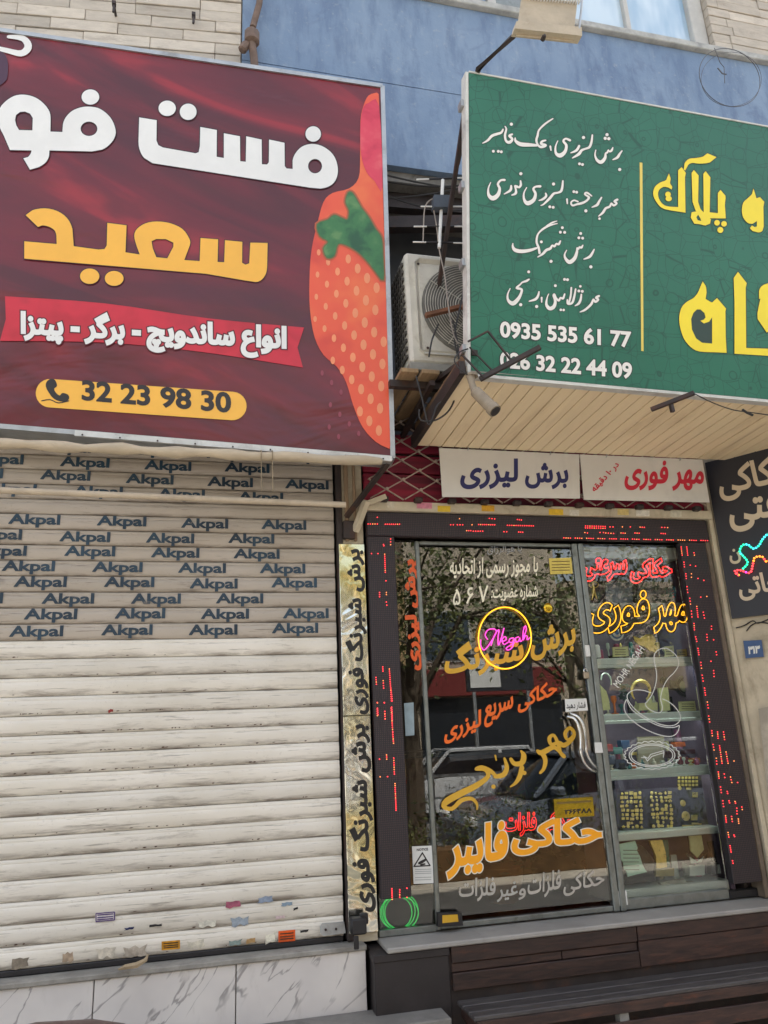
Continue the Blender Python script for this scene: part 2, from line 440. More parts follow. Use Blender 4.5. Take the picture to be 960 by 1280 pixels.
# pale facing brick, every brick a piece
def brick_face(root, ox, oy, dx, dy, x0, x1, z0, z1, L=.42, H=.092, seed=3):
    rnd = random.Random(seed); mbk = MB().box(-L/2+.0015, L/2-.0015, -.03, .03, -H/2+.003, H/2-.003, .003)
    meshes = [mbk.mesh('brick', m_brick)]
    def part_mesh(l):
        return MB().box(-l/2+.0015, l/2-.0015, -.03, .03, -H/2+.003, H/2-.003, .003).mesh('brick', m_brick)
    cache = {}
    ang = math.atan2(dy, dx); bl = base_loc(root); row = 0; z = z0
    while z+H <= z1+.001:
        x = x0; first = rnd.choice([.25, .5, .75, .4])*L
        while x < x1-.01:
            l = first if x == x0 else L; l = min(l, x1-x)
            if x1-x-l < .06: l = x1-x
            k = round(l, 3)
            if k not in cache: cache[k] = part_mesh(k) if abs(k-L) > .001 else meshes[0]
            c = x+l/2; pr = rnd.uniform(-.006, .006)
            put('brick', cache[k], root, Vector((ox+dx*c-dy*pr, oy+dy*c+dx*pr, z+H/2))-bl, (rnd.uniform(-.01, .01), rnd.uniform(-.004, .004), ang+rnd.uniform(-.006, .006)))
            x += l
        z += H; row += 1
bl_ = MB(); bl_.v = []
lw = struct(MB().add([(-1.9, -.02, 3.3), (SEAM, -.21, 3.3), (SEAM, .3, 3.3), (-1.9, .3, 3.3), (-1.9, -.02, 7.6), (SEAM, -.21, 7.6), (SEAM, .3, 7.6), (-1.9, .3, 7.6)],
     [(0, 3, 2, 1), (4, 5, 6, 7), (0, 1, 5, 4), (1, 2, 6, 5), (2, 3, 7, 6), (3, 0, 4, 7)]), 'left_brick_wall', m_mortar)
dd = Vector((2.065, -.19)).normalized()
brick_face(lw, SEAM-dd.x*1.75, -.225-dd.y*1.75, dd.x, dd.y, 0, 1.745, 5.55, 6.66)
rw = struct(MB().box(3.98, 6, -.2, .3, 6.88, 8.4), 'right_brick_wall', m_mortar)
brick_face(rw, 3.98, -.22, 1, 0, 0, 1.0, 6.885, 7.75, seed=9)
lw2 = struct(MB().box(SEAM+.3, 2.0, -.2, .3, 6.88, 8.4), 'middle_wall', m_blue)
# blue paint splashes over the last bricks
m_splash = M('blue_overspray', lin(120, 150, 172), .8, var=.3, bump=.2)
# small bolts in the left wall
for px, py in ((143, 10), (242, 24)):
    a = onY(px, py, -.26); mb = MB().tube([a+np.array([0, .1, .03]), a+np.array([0, -.03, 0]), a+np.array([0, -.03, -.07])], .008, 6).box(a[0]-.012, a[0]+.012, -.29-.01, -.27, a[2]-.005, a[2]+.02)
    top(mb, 'iron_hook', m_iron, ('left' if px < 200 else 'right')+' of two small iron hooks in the pale brick wall above the red sign', 'hook', 'iron hooks in the brick wall')

# window above the blue wall
win = thing('window', (3.0, -.1, 6.88), 'aluminium window with pale blue panes above the blue wall', 'window')
wf = MB()
for x0, x1, z0, z1 in ((2.02, 3.98, 6.88, 6.95), (2.02, 3.98, 8.2, 8.28), (2.02, 2.09, 6.95, 8.2), (3.84, 3.975, 6.95, 8.2)): wf.box(x0, x1, -.2, -.08, z0, z1, .006)
wf.build('frame', M('window_frame', lin(188, 186, 180), .6, var=.1), win)
MB().box(3.225, 3.265, -.19, -.09, 6.951, 8.199, .004).build('mullion', M('window_frame', lin(1, 1, 1)), win)
MB().box(2.09+.002, 2.62, -.17, -.14, 6.951, 8.199, .004).build('sash', m_alu, win)
tw = NT('blue_window_glass'); p = tw.pos((1.2, 1, .35)); tw.col(tw.mix(tw.ramp(tw.noise(p, 3, 3), .35, .65), lin(150, 180, 205), lin(196, 214, 226))); tw.rough(.08); tw.b.inputs['Coat Weight'].default_value = .6
for x0, x1 in ((2.622, 3.224), (3.266, 3.839)):
    MB().box(x0, x1, -.15, -.14, 6.951, 8.199).build('pane', tw.m, win)

# rusty drain elbow beside the seam
dp = thing('drain_pipe', (.24, -.3, 5.9), 'rusty drain pipe with a lumpy joint at the left edge of the blue wall', 'pipe')
pa = lambda px, py, y=-.33: onY(px, py, y)
MB().tube([pa(327, -25), pa(324, 5), pa(316, 34)], .022, 10).tube([pa(314, 50), pa(317, 68), pa(321, 110)], .026, 10).build('pipe', M('rusty_pipe', lin(118, 98, 86), .8, var=.35, dirt=lin(80, 55, 42)), dp)
MB().lathe([(.03, -.06), (.05, -.045), (.05, .03), (.035, .05)], pa(315, 46), 12).lathe([(.02, 0), (.03, .02), (.03, .07), (.02, .08)], pa(309, 54), 8, (-.5, 0, -1)).build('joint', M('rusty_pipe', lin(1, 1, 1)), dp)

# recess between the signs: steel beams and cables under the slab
for a, b, w, h, nm, lab in (((.6, -.05, 5.12), (2.9, -.12, 5.17), .07, .12, 'steel_beam', 'upper rusty steel beam under the blue wall between the signs'), ((.7, .0, 4.93), (2.9, -.35, 5.0), .07, .09, 'steel_beam', 'lower sloping steel beam behind the aerial')):
    top(MB().bar(a, b, w, h), nm, m_iron, lab, 'beam', 'steel beams in the recess')
wi = MB()
for k, (z0, z1, sag) in enumerate(((5.13, 5.0, .03), (5.07, 5.1, .06), (4.9, 5.12, .04), (5.0, 4.9, .1))):
    wi.tube([(.95+t*.9, -.35-.1*t, z0+(z1-z0)*t-sag*math.sin(math.pi*t)) for t in [i/8 for i in range(9)]], .006, 5)
top(wi, 'cable_bundle', m_wire, 'loose cables strung under the blue wall between the signs', 'cable')

# ------------------------------------------------------------------ roller shutter
def slat_mat(name, base, dirt, film):
    t = NT(name); po = t.pos(obj=True); p = t.pos((.35, 1, 3)); pw = t.pos()
    sx = t.n('ShaderNodeSeparateXYZ'); t.l(po, sx.inputs[0]); z = sx.outputs[2]
    n1 = t.noise(t.pos((.5, 1, 1)), 3, 5, .6); n2 = t.noise(p, 9, 6, .7, .4); n3 = t.noise(pw, 60, 3, .6)
    o = t.mix(t.ramp(n1, .3, .7), base, (base[0]*.86, base[1]*.85, base[2]*.82, 1))
    low = t.math('SUBTRACT', 1.0, t.ramp(z, -.045, -.008 if not film else -.02))      # grime caught above each joint
    o = t.mix(t.math('MULTIPLY', t.math('MULTIPLY', low, t.ramp(n2, .38, .62)), .85), o, dirt)
    o = t.mix(t.math('MULTIPLY', t.ramp(n2, .55, .74), .55), o, dirt)
    o = t.mix(t.math('MULTIPLY', t.ramp(t.noise(t.pos((.25, 1, 6)), 14, 4, .7), .6, .68), .5), o, (dirt[0]*.6, dirt[1]*.6, dirt[2]*.6, 1))
    o = t.mix(t.math('MULTIPLY', t.ramp(n3, .6, .8), .25), o, dirt)
    oi = t.n('ShaderNodeObjectInfo'); h = t.n('ShaderNodeHueSaturation'); t.l(o, h.inputs['Color']); t.l(t.math('MULTIPLY_ADD', oi.outputs['Random'], .12, .93), h.inputs['Value'])
    t.col(h.outputs[0]); t.rough(.48 if not film else .4); t.bump(t.noise(t.pos((.6, 1, 2)), 8, 4), .25, .01); return t.m
m_slat = slat_mat('cream_shutter_paint', lin(228, 221, 209), lin(120, 108, 96), False)
m_slatf = slat_mat('film_covered_slat', lin(180, 169, 156), lin(92, 80, 68), True)
sh = thing('roller_shutter', (-.3, 0, .6), 'closed cream roller shutter with torn stickers along its bottom slats, under the red sign', 'roller shutter')
SX0, SX1 = -1.9, .752
PITCH_F = (2.813-2.208)/7; PITCH = .0945
def slat_mesh(h, mat):
    prof = [(.006, -h/2+.0004), (-.001, -h/2+.0012), (-.0045, -h/2+.005), (-.009, -h/2+.018), (-.0118, -h*.12), (-.0122, h*.08), (-.0105, h*.24), (-.0078, h*.275), (-.0085, h*.31), (-.0078, h/2-.008), (-.003, h/2-.0025), (.006, h/2-.0006)]
    mb = MB(); k = len(prof); hw = (SX1-SX0)/2; nx = 14; vs = []; rnd = random.Random(int(h*1e4))
    for i in range(nx+1):
        x = -hw+2*hw*i/nx; w = .0015*math.sin(i*1.7)+rnd.uniform(-.0012, .0012)
        vs += [(x, y+w, z) for y, z in prof]
    fs = [(i*k+j, (i+1)*k+j, (i+1)*k+j+1, i*k+j+1) for i in range(nx) for j in range(k-1)]
    mb.add(vs, fs, True); return mb.mesh('slat', mat)
ms = slat_mesh(PITCH, m_slat); mf = slat_mesh(PITCH_F, m_slatf)
for m_ in (ms, mf): m_.set_sharp_from_angle(angle=math.radians(50))
shb = base_loc(sh); cx = (SX0+SX1)/2; rnd = random.Random(5)
Z0 = .632; ZF = 2.208-PITCH_F*.5-.002                   # lower edge of the film-covered slats
nlow = int(round((ZF-Z0)/PITCH)); PL = (ZF-Z0)/nlow
sc = PL/PITCH
for i in range(nlow):
    o = put('slat', ms, sh, Vector((cx, rnd.uniform(-.0025, .0025), Z0+PL*(i+.5)))-shb, (rnd.uniform(-.015, .02), rnd.uniform(-.0007, .0007), 0)); o.scale.z = sc
film = []
i = 0
while ZF+PITCH_F*(i+.5) < 3.75:
    z = ZF+PITCH_F*(i+.5); o = put('slat', mf, sh, Vector((cx, rnd.uniform(-.003, .003), z))-shb, (rnd.uniform(-.03, .03), 0, 0)); film.append((z, o)); i += 1
MB().box(SX0, SX1, -.012, .03, .606, .632, .004).build('bottom_bar', m_black, sh)
MB().box(SX0, SX1, .01, .03, .61, 3.75).build('backing', M('shutter_backing', lin(120, 110, 98), .9), sh)
mb = MB().box(.765, .80, -.045, .03, .61, 3.3, .004); mb.build('guide_rail', m_iron, sh)
mb = MB().prism([onY(x, y, -.03) for x, y in ((400, 1158), (403, 1154), (430, 1152), (432, 1166), (404, 1170), (400, 1166))], (0, -1, 0), .006); mb.build('lock_plate', m_steel, sh)
mb = MB()
for x, y in ((407, 1162), (420, 1161)): mb.lathe([(.006, 0), (.006, .006), (.002, .008)], onY(x, y, -.036), 8, (0, -1, 0))
mb.build('rivets', m_iron, sh)
top(MB().box(.765, .845, -.16, -.09, .66, .735, .008).box(.775, .80, -.17, -.158, .60, .66, .003).box(.82, .86, -.13, -.1, .70, .75, .004), 'padlock', m_black, 'black boxed padlock at the foot of the roller shutter', 'padlock')

# brand print on the film, one strip of words per slat
t = NT('dark_teal_print'); nn_ = t.noise(t.pos((.6, 1, 1.6)), 16, 5, .7); t.col(t.mix(t.math('MULTIPLY', t.ramp(nn_, .62, .76), .55), t.mix(t.ramp(t.noise(t.pos(), 2.3, 3), .35, .65), lin(20, 42, 58), lin(36, 64, 82)), lin(150, 138, 124))); t.rough(.5); m_ink = t.m
def plane_text(name, s, x0, zb, w, h, y, mat, parent, bold=.032, res=3):
    g = [offset(p, bold) for p in glyphs(s, res)]; vs, fs = fill(g)
    A = np.array(vs); a = A.min(0); b = A.max(0); bl = base_loc(parent)
    if (name, s, w, h) in MATS: me = MATS[(name, s, w, h)]
    else:
        me = bpy.data.meshes.new(name); me.from_pydata([((v[0]-a[0])/(b[0]-a[0])*w, 0, (v[1]-a[1])/(b[1]-a[1])*h) for v in vs], [], fs); me.materials.append(mat); me.update(); MATS[(name, s, w, h)] = me
    return put(name, me, parent, Vector((x0, y, zb))-bl)
rows = [(780+8, 12, 1.0, 0, 128)]
akp = {0: 12, 1: 30, 2: 52, 3: 17, 4: 2, 5: 80, 6: 74, 7: 10, 8: -20, 9: -20, 10: 50, 11: 75, 12: -60, 13: 24, 14: 30, 15: 20}
for k, (z, so) in enumerate(film):
    if z > 3.45 or k == 8: continue
    py0 = 798-19*k; x0 = float(onY(akp.get(k, 20), min(py0, 798), 0)[0]); step = .452
    while x0 > SX0+.1: x0 -= step
    x0 += step
    while x0 < SX1-.03:
        if x0+.262 < SX1+.02:
            jz = random.Random(int(x0*1000)+k).uniform(-.004, .004)
            o = plane_text('lettering', 'Akpal', x0, z-.040+jz, .262, .076, -.0245, m_ink, sh)
            o.parent = so; o.location = Vector((x0-cx, -.0158, -.040+jz))
        x0 += step
# torn label scraps and stickers near the bottom
stk = [(119, 1140, 144, 1153, lin(226, 220, 214), 6, 'purple-edged white sticker'), (281, 1125, 301, 1136, lin(170, 90, 112), 0, None), (321, 1120, 342, 1130, lin(140, 152, 170), -3, None),
       (202, 1176, 225, 1188, lin(214, 150, 30), 0, 'yellow sticker'), (348, 1163, 369, 1178, lin(226, 90, 24), 0, 'orange sticker'), (287, 1146, 311, 1159, lin(150, 160, 170), 4, None),
       (330, 1164, 345, 1182, lin(226, 220, 200), 3, None), (120, 1183, 145, 1200, lin(206, 196, 178), -5, None), (153, 1181, 185, 1199, lin(178, 166, 150), 7, None),
       (77, 1188, 92, 1206, lin(176, 154, 130), 10, None), (13, 1195, 37, 1212, lin(140, 128, 112), 5, None), (232, 1172, 256, 1186, lin(214, 206, 186), 0, None), (245, 1150, 272, 1160, lin(216, 212, 196), 0, None),
       (285, 1174, 303, 1183, lin(130, 146, 140), 8, None), (307, 1172, 320, 1180, lin(176, 140, 90), 0, None), (155, 1159, 168, 1163, lin(30, 40, 90), 0, None), (185, 1155, 203, 1159, lin(40, 38, 38), 0, None), (351, 1127, 366, 1133, lin(140, 160, 176), 8, None), (366, 1134, 373, 1138, lin(30, 30, 30), 0, None), (374, 1162, 386, 1166, lin(40, 38, 40), 4, None), (344, 1144, 357, 1149, lin(214, 190, 190), 3, None),
       (222, 829, 230, 835, lin(140, 40, 34), 20, None), (135, 886, 142, 891, lin(140, 40, 34), 10, None)]
rs = random.Random(3)
pS = YP(-.0)
for i, (x0, y0, x1, y1, c, tl, lab) in enumerate(stk):
    cxp, cyp = (x0+x1)/2, (y0+y1)/2; n = 4 if lab else 9
    if lab: pts = [(x0, y0+1), (x1, y0-1), (x1, y1-2), (x0, y1)]
    else: pts = [(cxp+(x1-x0)/2*u*rs.uniform(.75, 1.05), cyp+(y1-y0)/2*v*rs.uniform(.6, 1.05)-u*.8) for u, v in ((-1, -.9), (-.5, -.7), (0, -1), (.45, -.8), (1, -1), (.9, -.2), (1, .7), (.5, .95), (.1, .6), (-.4, 1), (-1, .8), (-.85, .1))]
    pm = M('scrap_%d' % i, c, .7, var=.35, scale=30, bump=.3)
    o = decal('sticker', [ccw(pts)], pS, .0128, pm, sh, lab, thick=.0006)
    if lab:
        w = x1-x0; col = lin(70, 40, 110) if i == 0 else lin(60, 40, 20)
        mbx = [capsule((x0+w*.12, y0+(y1-y0)*f), (x1-w*.12, y0-1.5+(y1-y0)*f), .7, .7, 2) for f in (.3, .55, .75)]
        if i == 0: mbx += [capsule(a, b, .6, .6, 2) for a, b in (((x0+1, y0+2), (x1-1, y0)), ((x1-1, y0), (x1-1, y1-3)), ((x1-1, y1-3), (x0+1, y1-1)), ((x0+1, y1-1), (x0+1, y0+2)))]
        decal('print', [ccw(q) for q in mbx], pS, .0145, PRINT('label_ink_%d' % i, col), o)

rg = random.Random(77); gm = M('grime_specks', lin(84, 60, 46), .9, var=.4, bump=0); cs2 = []
for j in range(nlow):
    zj = Z0+PL*j+.012
    dens = 26 if 9 <= j <= 12 else 9
    for q_ in range(dens):
        x = rg.uniform(SX0+.7, SX1-.02) if rg.random() < .6 else SX0+1.0+rg.gauss(.5, .25)
        if x > SX1-.02: continue
        w = rg.uniform(.002, .011); h = rg.uniform(.001, .003); cs2.append([(x-w, zj-h), (x, zj-h*1.4), (x+w, zj), (x+w*.3, zj+h), (x-w*.6, zj+h*.8)])
mb = MB()
for c in cs2: mb.add([(x, -.0090, z) for x, z in c], [tuple(range(len(c)))])
mb.build('grime', gm, sh)['kind'] = 'stuff'
# marble dado with its stone ledge, kerb in front
m_marble = None
def marble():
    t = NT('veined_marble'); rm_ = t.n('ShaderNodeMapping'); t.l(t.n('ShaderNodeNewGeometry').outputs['Position'], rm_.inputs[0]); rm_.inputs['Rotation'].default_value = (0, .8, 0); r2 = t.n('ShaderNodeMapping'); t.l(rm_.outputs[0], r2.inputs[0]); r2.inputs['Scale'].default_value = (.5, 1, 2.2); p = r2.outputs[0]; v = t.noise(p, 2.1, 5, .5, .5)
    ve = t.math('ABSOLUTE', t.math('SUBTRACT', v, .5)); ve = t.math('SUBTRACT', 1.0, t.ramp(ve, .001, .011))
    big = t.noise(t.pos(), 1.7, 4)
    o = t.mix(t.ramp(big, .35, .65), lin(222, 216, 210), lin(204, 198, 194)); ve = t.math('MULTIPLY', ve, .65); o = t.mix(t.math('MULTIPLY', ve, t.ramp(t.noise(t.pos(), 4.5, 2), .42, .55)), o, lin(112, 106, 106))
    o = t.mix(t.math('MULTIPLY', t.ramp(t.noise(t.pos((1, 1, .3)), 12, 5, .7), .55, .8), .35), o, lin(150, 140, 128))
    t.col(o); t.rough(.3); return t.m
m_marble = marble()
dado = thing('marble_dado', (0, -.1, .0), 'white veined marble panels below the closed roller shutter', 'wall panels')
MB().box(-3.2, .845, -.07, .1, .0, .585).build('backing', m_mortar, dado)
for x0, x1 in ((-2.39, -1.745), (-1.74, -1.095), (-1.09, -.445), (-.44, .203), (.208, .846)):
    MB().box(x0, x1, -.1, -.072, .31, .578, .003).build('panel', m_marble, dado)
MB().box(-3.2, .85, -.115, .0, .580, .604, .004).build('ledge', M('ledge_stone', lin(150, 146, 138), .7, var=.25, dirt=lin(96, 90, 82)), dado)
struct(MB().box(-3.2, 1.2, -.36, -.102, 0, .315, .006), 'raised_kerb', m_concrete)
ta = onY(165, 1210, -.12)
top(MB().tube([ta+np.array(v) for v in ((-.06, 0, .0), (-.03, -.02, .012), (.02, -.02, .015), (.06, -.01, .03), (.07, 0, .05))], [.004, .012, .014, .01, .004], 6), 'torn_tape', M('torn_paper', lin(170, 150, 120), .8), 'curl of torn brown paper tape lying on the marble ledge', 'scrap')

# ------------------------------------------------------------------ pilaster and mirror strip
pl = thing('pilaster', (.84, 0, 0), 'narrow flaking plaster pilaster between shutter and shop', 'pilaster')
MB().box(.802, .926, -.03, .018, .6, 3.6).build('plaster', m_plaster, pl)
MB().box(.815, .84, -.05, -.031, 2.72, 3.6, .004).box(.868, .885, -.05, -.031, 2.72, 3.6, .004).build('battens', M('aged_wood_batten', lin(150, 126, 100), .8, var=.3, stretch=(3, 3, .4)), pl)
def mirror_mat():
    t = NT('crumpled_gold_film'); t.col(t.mix(t.ramp(t.noise(t.pos(), 2.2, 2), .42, .6), lin(218, 220, 214), lin(206, 198, 150))); t.b.inputs['Metallic'].default_value = 1; t.rough(.17)
    p = t.pos((1, 1, .8)); a = t.noise(p, 3.6, 2.5, .5, 1.2); b = t.noise(p, 11, 1.5, .5, .8)
    t.bump(t.math('MULTIPLY_ADD', b, .22, a), .8, .03); return t.m
st = thing('mirror_sign_strip', (.85, -.06, .65), 'narrow gold mirror strip with black lettering running up the pilaster', 'sign')
MB().box(.772, .925, -.055, -.032, .645, 1.72, .002).box(.772, .925, -.057, -.032, 1.723, 2.70, .002).build('mirror_film', mirror_mat(), st)
m_txb = PRINT('black_vinyl', lin(26, 26, 28), .4)
def vertical_text(s, parent, plane, off, mat, xl, xr, ytop, ybot, bold, name='lettering'):
    """read from the top down, letters turned a quarter: text right -> up; its up -> left"""
    g = [offset(p, bold) for p in glyphs(s, 3)]; A = np.array([q for p in g for q in p]); x0, y0 = A.min(0); x1, y1 = A.max(0)
    f = lambda x, y: (lambda u, v: (xr(v)-(xr(v)-xl(v))*u, v))((y-y0)/(y1-y0), ybot-(ybot-ytop)*(x-x0)/(x1-x0))
    cs = [[f(x, y) for x, y in p] for p in g]
    if sum(area(p) for p in cs) < 0: cs = [p[::-1] for p in cs]
    return decal(name, cs, plane, off, mat, parent)
pm_ = YP(-.057)
vertical_text('برش شبرنگ فوری', st, pm_, .0015, m_txb, lambda v: 429+(v-680)*.021, lambda v: 455+(v-680)*.034, 686, 893, .042)
vertical_text('برش شبرنگ فوری', st, pm_, .0015, m_txb, lambda v: 429+(v-680)*.021, lambda v: 455+(v-680)*.034, 905, 1140, .042)

# ------------------------------------------------------------------ splayed side wall on the right
SPL = Plane((3.31, -.1, 0), (.79, .61, 0)); sd_ = np.array([.61, -.79, 0]); sn = SPL.n
def spl(u, z, off=0.0): return np.array([3.31, -.1, 0])+sd_*u+sn*off+np.array([0, 0, z])
mb = MB(); a = [spl(-.02, 0, -.03), spl(1.1, 0, -.03), spl(1.1, 0, -.03)+np.array([.9, .35, 0]), spl(-.02, 0, -.03)+np.array([.05, .25, 0])]
mb.hexa(a, [p+np.array([0, 0, 3.42]) for p in a]); struct(mb, 'side_wall', m_plaster)
mb = MB(); mb.bar(spl(-.035, .6, -.01), spl(-.035, 3.25, -.01), .03, .03, up=(1, 0, 0)); top(mb, 'corner_pipe', m_plaster, 'cream vertical pipe running down the corner left of the black side sign', 'pipe')
sp_ = thing('shop_sign', spl(.45, 2.23), 'black side sign with cream lettering on the splayed wall at the far right', 'sign')
mb = MB(); q = [spl(0, 2.235, .0), spl(.95, 2.235, .0), spl(.95, 2.235, -.025), spl(0, 2.235, -.025)]; mb.hexa(q, [p+np.array([0, 0, 1.065]) for p in q]); mb.build('board', PRINT('black_sign_board', lin(34, 34, 42), .45), sp_)
m_cr = PRINT('cream_vinyl', lin(206, 190, 164), .5)
def spl_text(s, u0, u1, z0, z1, bold=.03):
    g = [offset(p, bold) for p in glyphs(s, 4)]; A = np.array([q for p in g for q in p]); x0, y0 = A.min(0); x1, y1 = A.max(0); vs, fs = fill(g)
    mb = MB().add([spl(u0+(x-x0)/(x1-x0)*(u1-u0), z0+(y-y0)/(y1-y0)*(z1-z0), .003) for x, y in vs], fs); me = mb.build('lettering', m_cr, sp_)
    if me.data.polygons[0].normal.dot(Vector(sn.tolist())) < 0: me.data.flip_normals()
spl_text('حکاکی', .06, .52, 3.0, 3.24); spl_text('سرعتی', .09, .66, 2.78, 2.99); spl_text('ن', .05, .12, 2.58, 2.68); spl_text('تبلیغاتی', .07, .48, 2.335, 2.50)
# LED rope in the shape of a running animal
def rope(name, pts, cols, lab):
    r = thing(name, SPL.hit(*pts[0], .03), lab, 'light rope', 'coloured light ropes on the black sign')
    q = smooth(pts, 5); w = [SPL.hit(x, y, .012) for x, y in q]
    MB().tube(w, .003, 5).build('rope', M('clear_tube', lin(70, 80, 90), .3), r)
    groups = [MB() for _ in cols]
    L = [0]
    for i in range(1, len(w)): L.append(L[-1]+float(np.linalg.norm(w[i]-w[i-1])))
    n = int(L[-1]/.017)
    for k in range(n):
        d = L[-1]*(k+.5)/n; i = max(1, next((j for j in range(len(L)) if L[j] >= d), len(L)-1)); t = (d-L[i-1])/max(1e-6, L[i]-L[i-1]); p = w[i-1]+(w[i]-w[i-1])*t+SPL.n*.006
        g = groups[min(len(cols)-1, int(len(cols)*k/n*1.0))] if random.random() > .15 else groups[random.randrange(len(cols))]
        g.lathe([(.004, -.006), (.0085, 0), (.004, .006)], p, 6, (0, 0, 1))
    for g, c in zip(groups, cols):
        if g.v: g.build('bulbs', c, r)
    return r
e_g = EM('led_green', (.02, .8, .35, 1), 1.0); e_c = EM('led_cyan', (.05, .65, .8, 1), 1.0); e_r = EM('led_red', (1, .05, .06, 1), 1.0); e_o = EM('led_orange', (1, .25, .03, 1), 1); e_m = EM('led_magenta', (.9, .05, .5, 1), 1)
rope('light_rope', [(928, 712), (935, 704), (931, 697), (925, 690), (928, 682), (935, 681), (942, 686), (949, 682), (953, 675), (960, 668), (972, 666), (985, 674), (995, 690)], [e_g, e_c, e_g], 'green and cyan light rope forming the back of a running shape on the black sign')
rope('light_rope', [(919, 716), (925, 720), (919, 714), (926, 713), (938, 716), (942, 703), (944, 697), (953, 696), (958, 702), (966, 700), (975, 706), (990, 700)], [e_r, e_r, e_o, e_m], 'red and orange light rope forming the legs of a running shape on the black sign')
# house number plate, wires, meter box
hn = thing('house_number_plate', SPL.hit(941, 812), 'small blue enamel number plate on the cream side wall', 'number plate')
mb = MB(); mb.hexa([SPL.hit(x, y, -.012) for x, y in ((929, 801), (952, 800), (955, 821), (932, 823))], [SPL.hit(x, y, -.026) for x, y in ((929, 801), (952, 800), (955, 821), (932, 823))]); mb.build('plate', PRINT('blue_enamel', lin(40, 74, 122), .3), hn)
decal('numerals', write('۳۱۳', (935, 818), (950, 816.5), 10, .05), SPL, -.010, PRINT('white_vinyl', lin(226, 226, 220)), hn)
wi = MB()
for pts in (((920, 785), (930, 782), (941, 776), (948, 779), (965, 772)), ((933, 789), (940, 781), (952, 778), (968, 781))): wi.tube([SPL.hit(x, y, -.02) for x, y in smooth(pts, 4)], .004, 5)
top(wi, 'wall_wires', m_wire, 'thin bare wires across the cream wall below the black side sign', 'wire')
mb = MB(); fr = [(948, 886), (975, 880), (1002, 1000), (962, 1012)]
mb.hexa([SPL.hit(x, y, .0) for x, y in fr], [SPL.hit(x, y, -.03) for x, y in fr]); top(mb, 'meter_box', M('beige_metal', lin(176, 166, 148), .6), 'beige metal box let into the cream side wall at the right edge', 'box')

# ================================================================== THE RED SIGN
def plane3(a, b, c): return Plane(a, np.cross(np.array(b)-a, np.array(c)-a))
rb, rt, lb = onY(491, 573, -.5), onY(478, 108, -.7), onY(0, 533, -.3)
RP = plane3(rb, rt, lb)
rsgn = thing('shop_sign', ((rb+lb)/2), 'huge maroon fast food banner sign with white and yellow lettering and an orange strawberry', 'sign')
lt_ = RP.hit(0, 38)
exb = rb+(lb-rb)*1.42; ext = rt+(lt_-rt)*1.42            # the sign runs on past the left of the photograph
def red_banner():
    t = NT('printed_maroon_banner'); p = t.pos((.55, .55, 1)); n = RP.n
    w = t.noise(t.pos((.35, .35, 1.0)), 1.5, 3, .5, 1.5)
    rot = t.n('ShaderNodeMapping'); t.l(t.n('ShaderNodeNewGeometry').outputs['Position'], rot.inputs[0]); rot.inputs['Rotation'].default_value = (0, -.42, 0); ro2 = t.n('ShaderNodeMapping'); t.l(rot.outputs[0], ro2.inputs[0]); ro2.inputs['Scale'].default_value = (.45, .45, 2.0); rot = ro2
    f1 = t.noise(rot.outputs[0], 1.5, 4, .5, .9)
    o = t.mix(t.ramp(f1, .35, .62), lin(80, 28, 38), lin(108, 30, 42))
    o = t.mix(t.math('MULTIPLY', t.ramp(f1, .57, .7), .7), o, lin(160, 40, 50))
    o = t.mix(t.math('MULTIPLY', t.ramp(w, .52, .7), .5), o, lin(70, 30, 42))
    t.col(o); t.rough(.3); t.b.inputs['Specular IOR Level'].default_value = .5
    t.bump(t.noise(t.pos((.6, .6, 1.2)), 2.4, 3, .5, .6), .5, .05); return t.m
m_red = red_banner()
# gently billowing face sheet
mb = MB(); nx, nz = 48, 36; vs = []; rnd = random.Random(11)
for i in range(nx+1):
    for j in range(nz+1):
        u, v = i/nx, j/nz; b = exb+(rb-exb)*u; t_ = ext+(rt-ext)*u; p = b+(t_-b)*v
        env = .8*math.sin(math.pi*u)**.4*math.sin(math.pi*v)**.4
        h = .0016*env*(math.sin(9*u+4*v)+.6*math.sin(-14*u+7*v+1)+.4*math.sin(23*v+3*u))
        vs.append(p+RP.n*(h-.0032))
mb.add(vs, [(i*(nz+1)+j, (i+1)*(nz+1)+j, (i+1)*(nz+1)+j+1, i*(nz+1)+j+1) for i in range(nx) for j in range(nz)], True)
mb.build('banner', m_red, rsgn)
q = [exb, rb, rt, ext]; mb = MB(); mb.hexa([p-RP.n*.03 for p in q], [p-RP.n*.16 for p in q]); mb.build('box', m_steel, rsgn)
def edge(a, b, w=.026, dp=.17, out=0.0):
    mb = MB(); mb.bar(np.array(a)-RP.n*(dp/2-.008), np.array(b)-RP.n*(dp/2-.008), w, dp, up=RP.n.tolist()); return mb
for a, b in ((exb, rb), (ext, rt), (rb, rt), (exb, ext)):
    edge(a, b).build('frame', m_steel, rsgn)
ep = RP.hit(95, 540); e2 = RP.hit(489, 572)
mb = MB().bar(ep+RP.n*.012-np.array([0, 0, .012]), e2+RP.n*.012-np.array([0, 0, .012]), .03, .022, up=RP.n.tolist()); mb.build('lower_trim', M('bright_trim', lin(205, 206, 204), .4, metal=.4, var=.1, dirt=lin(120, 116, 110), dirt_amt=.5), rsgn)
mb = MB()
for k in range(9):
    p = RP.hit(103+k*47, 543.5+k*3.75, .03); mb.lathe([(.005, 0), (.005, .003)], p, 6, RP.n.tolist())
mb.build('rivets', m_iron, rsgn)
w_ = PRINT('white_print', lin(226, 226, 224), .35); y_ = PRINT('amber_print', lin(238, 178, 66), .35); k_ = PRINT('shadow_print', lin(48, 22, 30), .35)
OFF = .0015
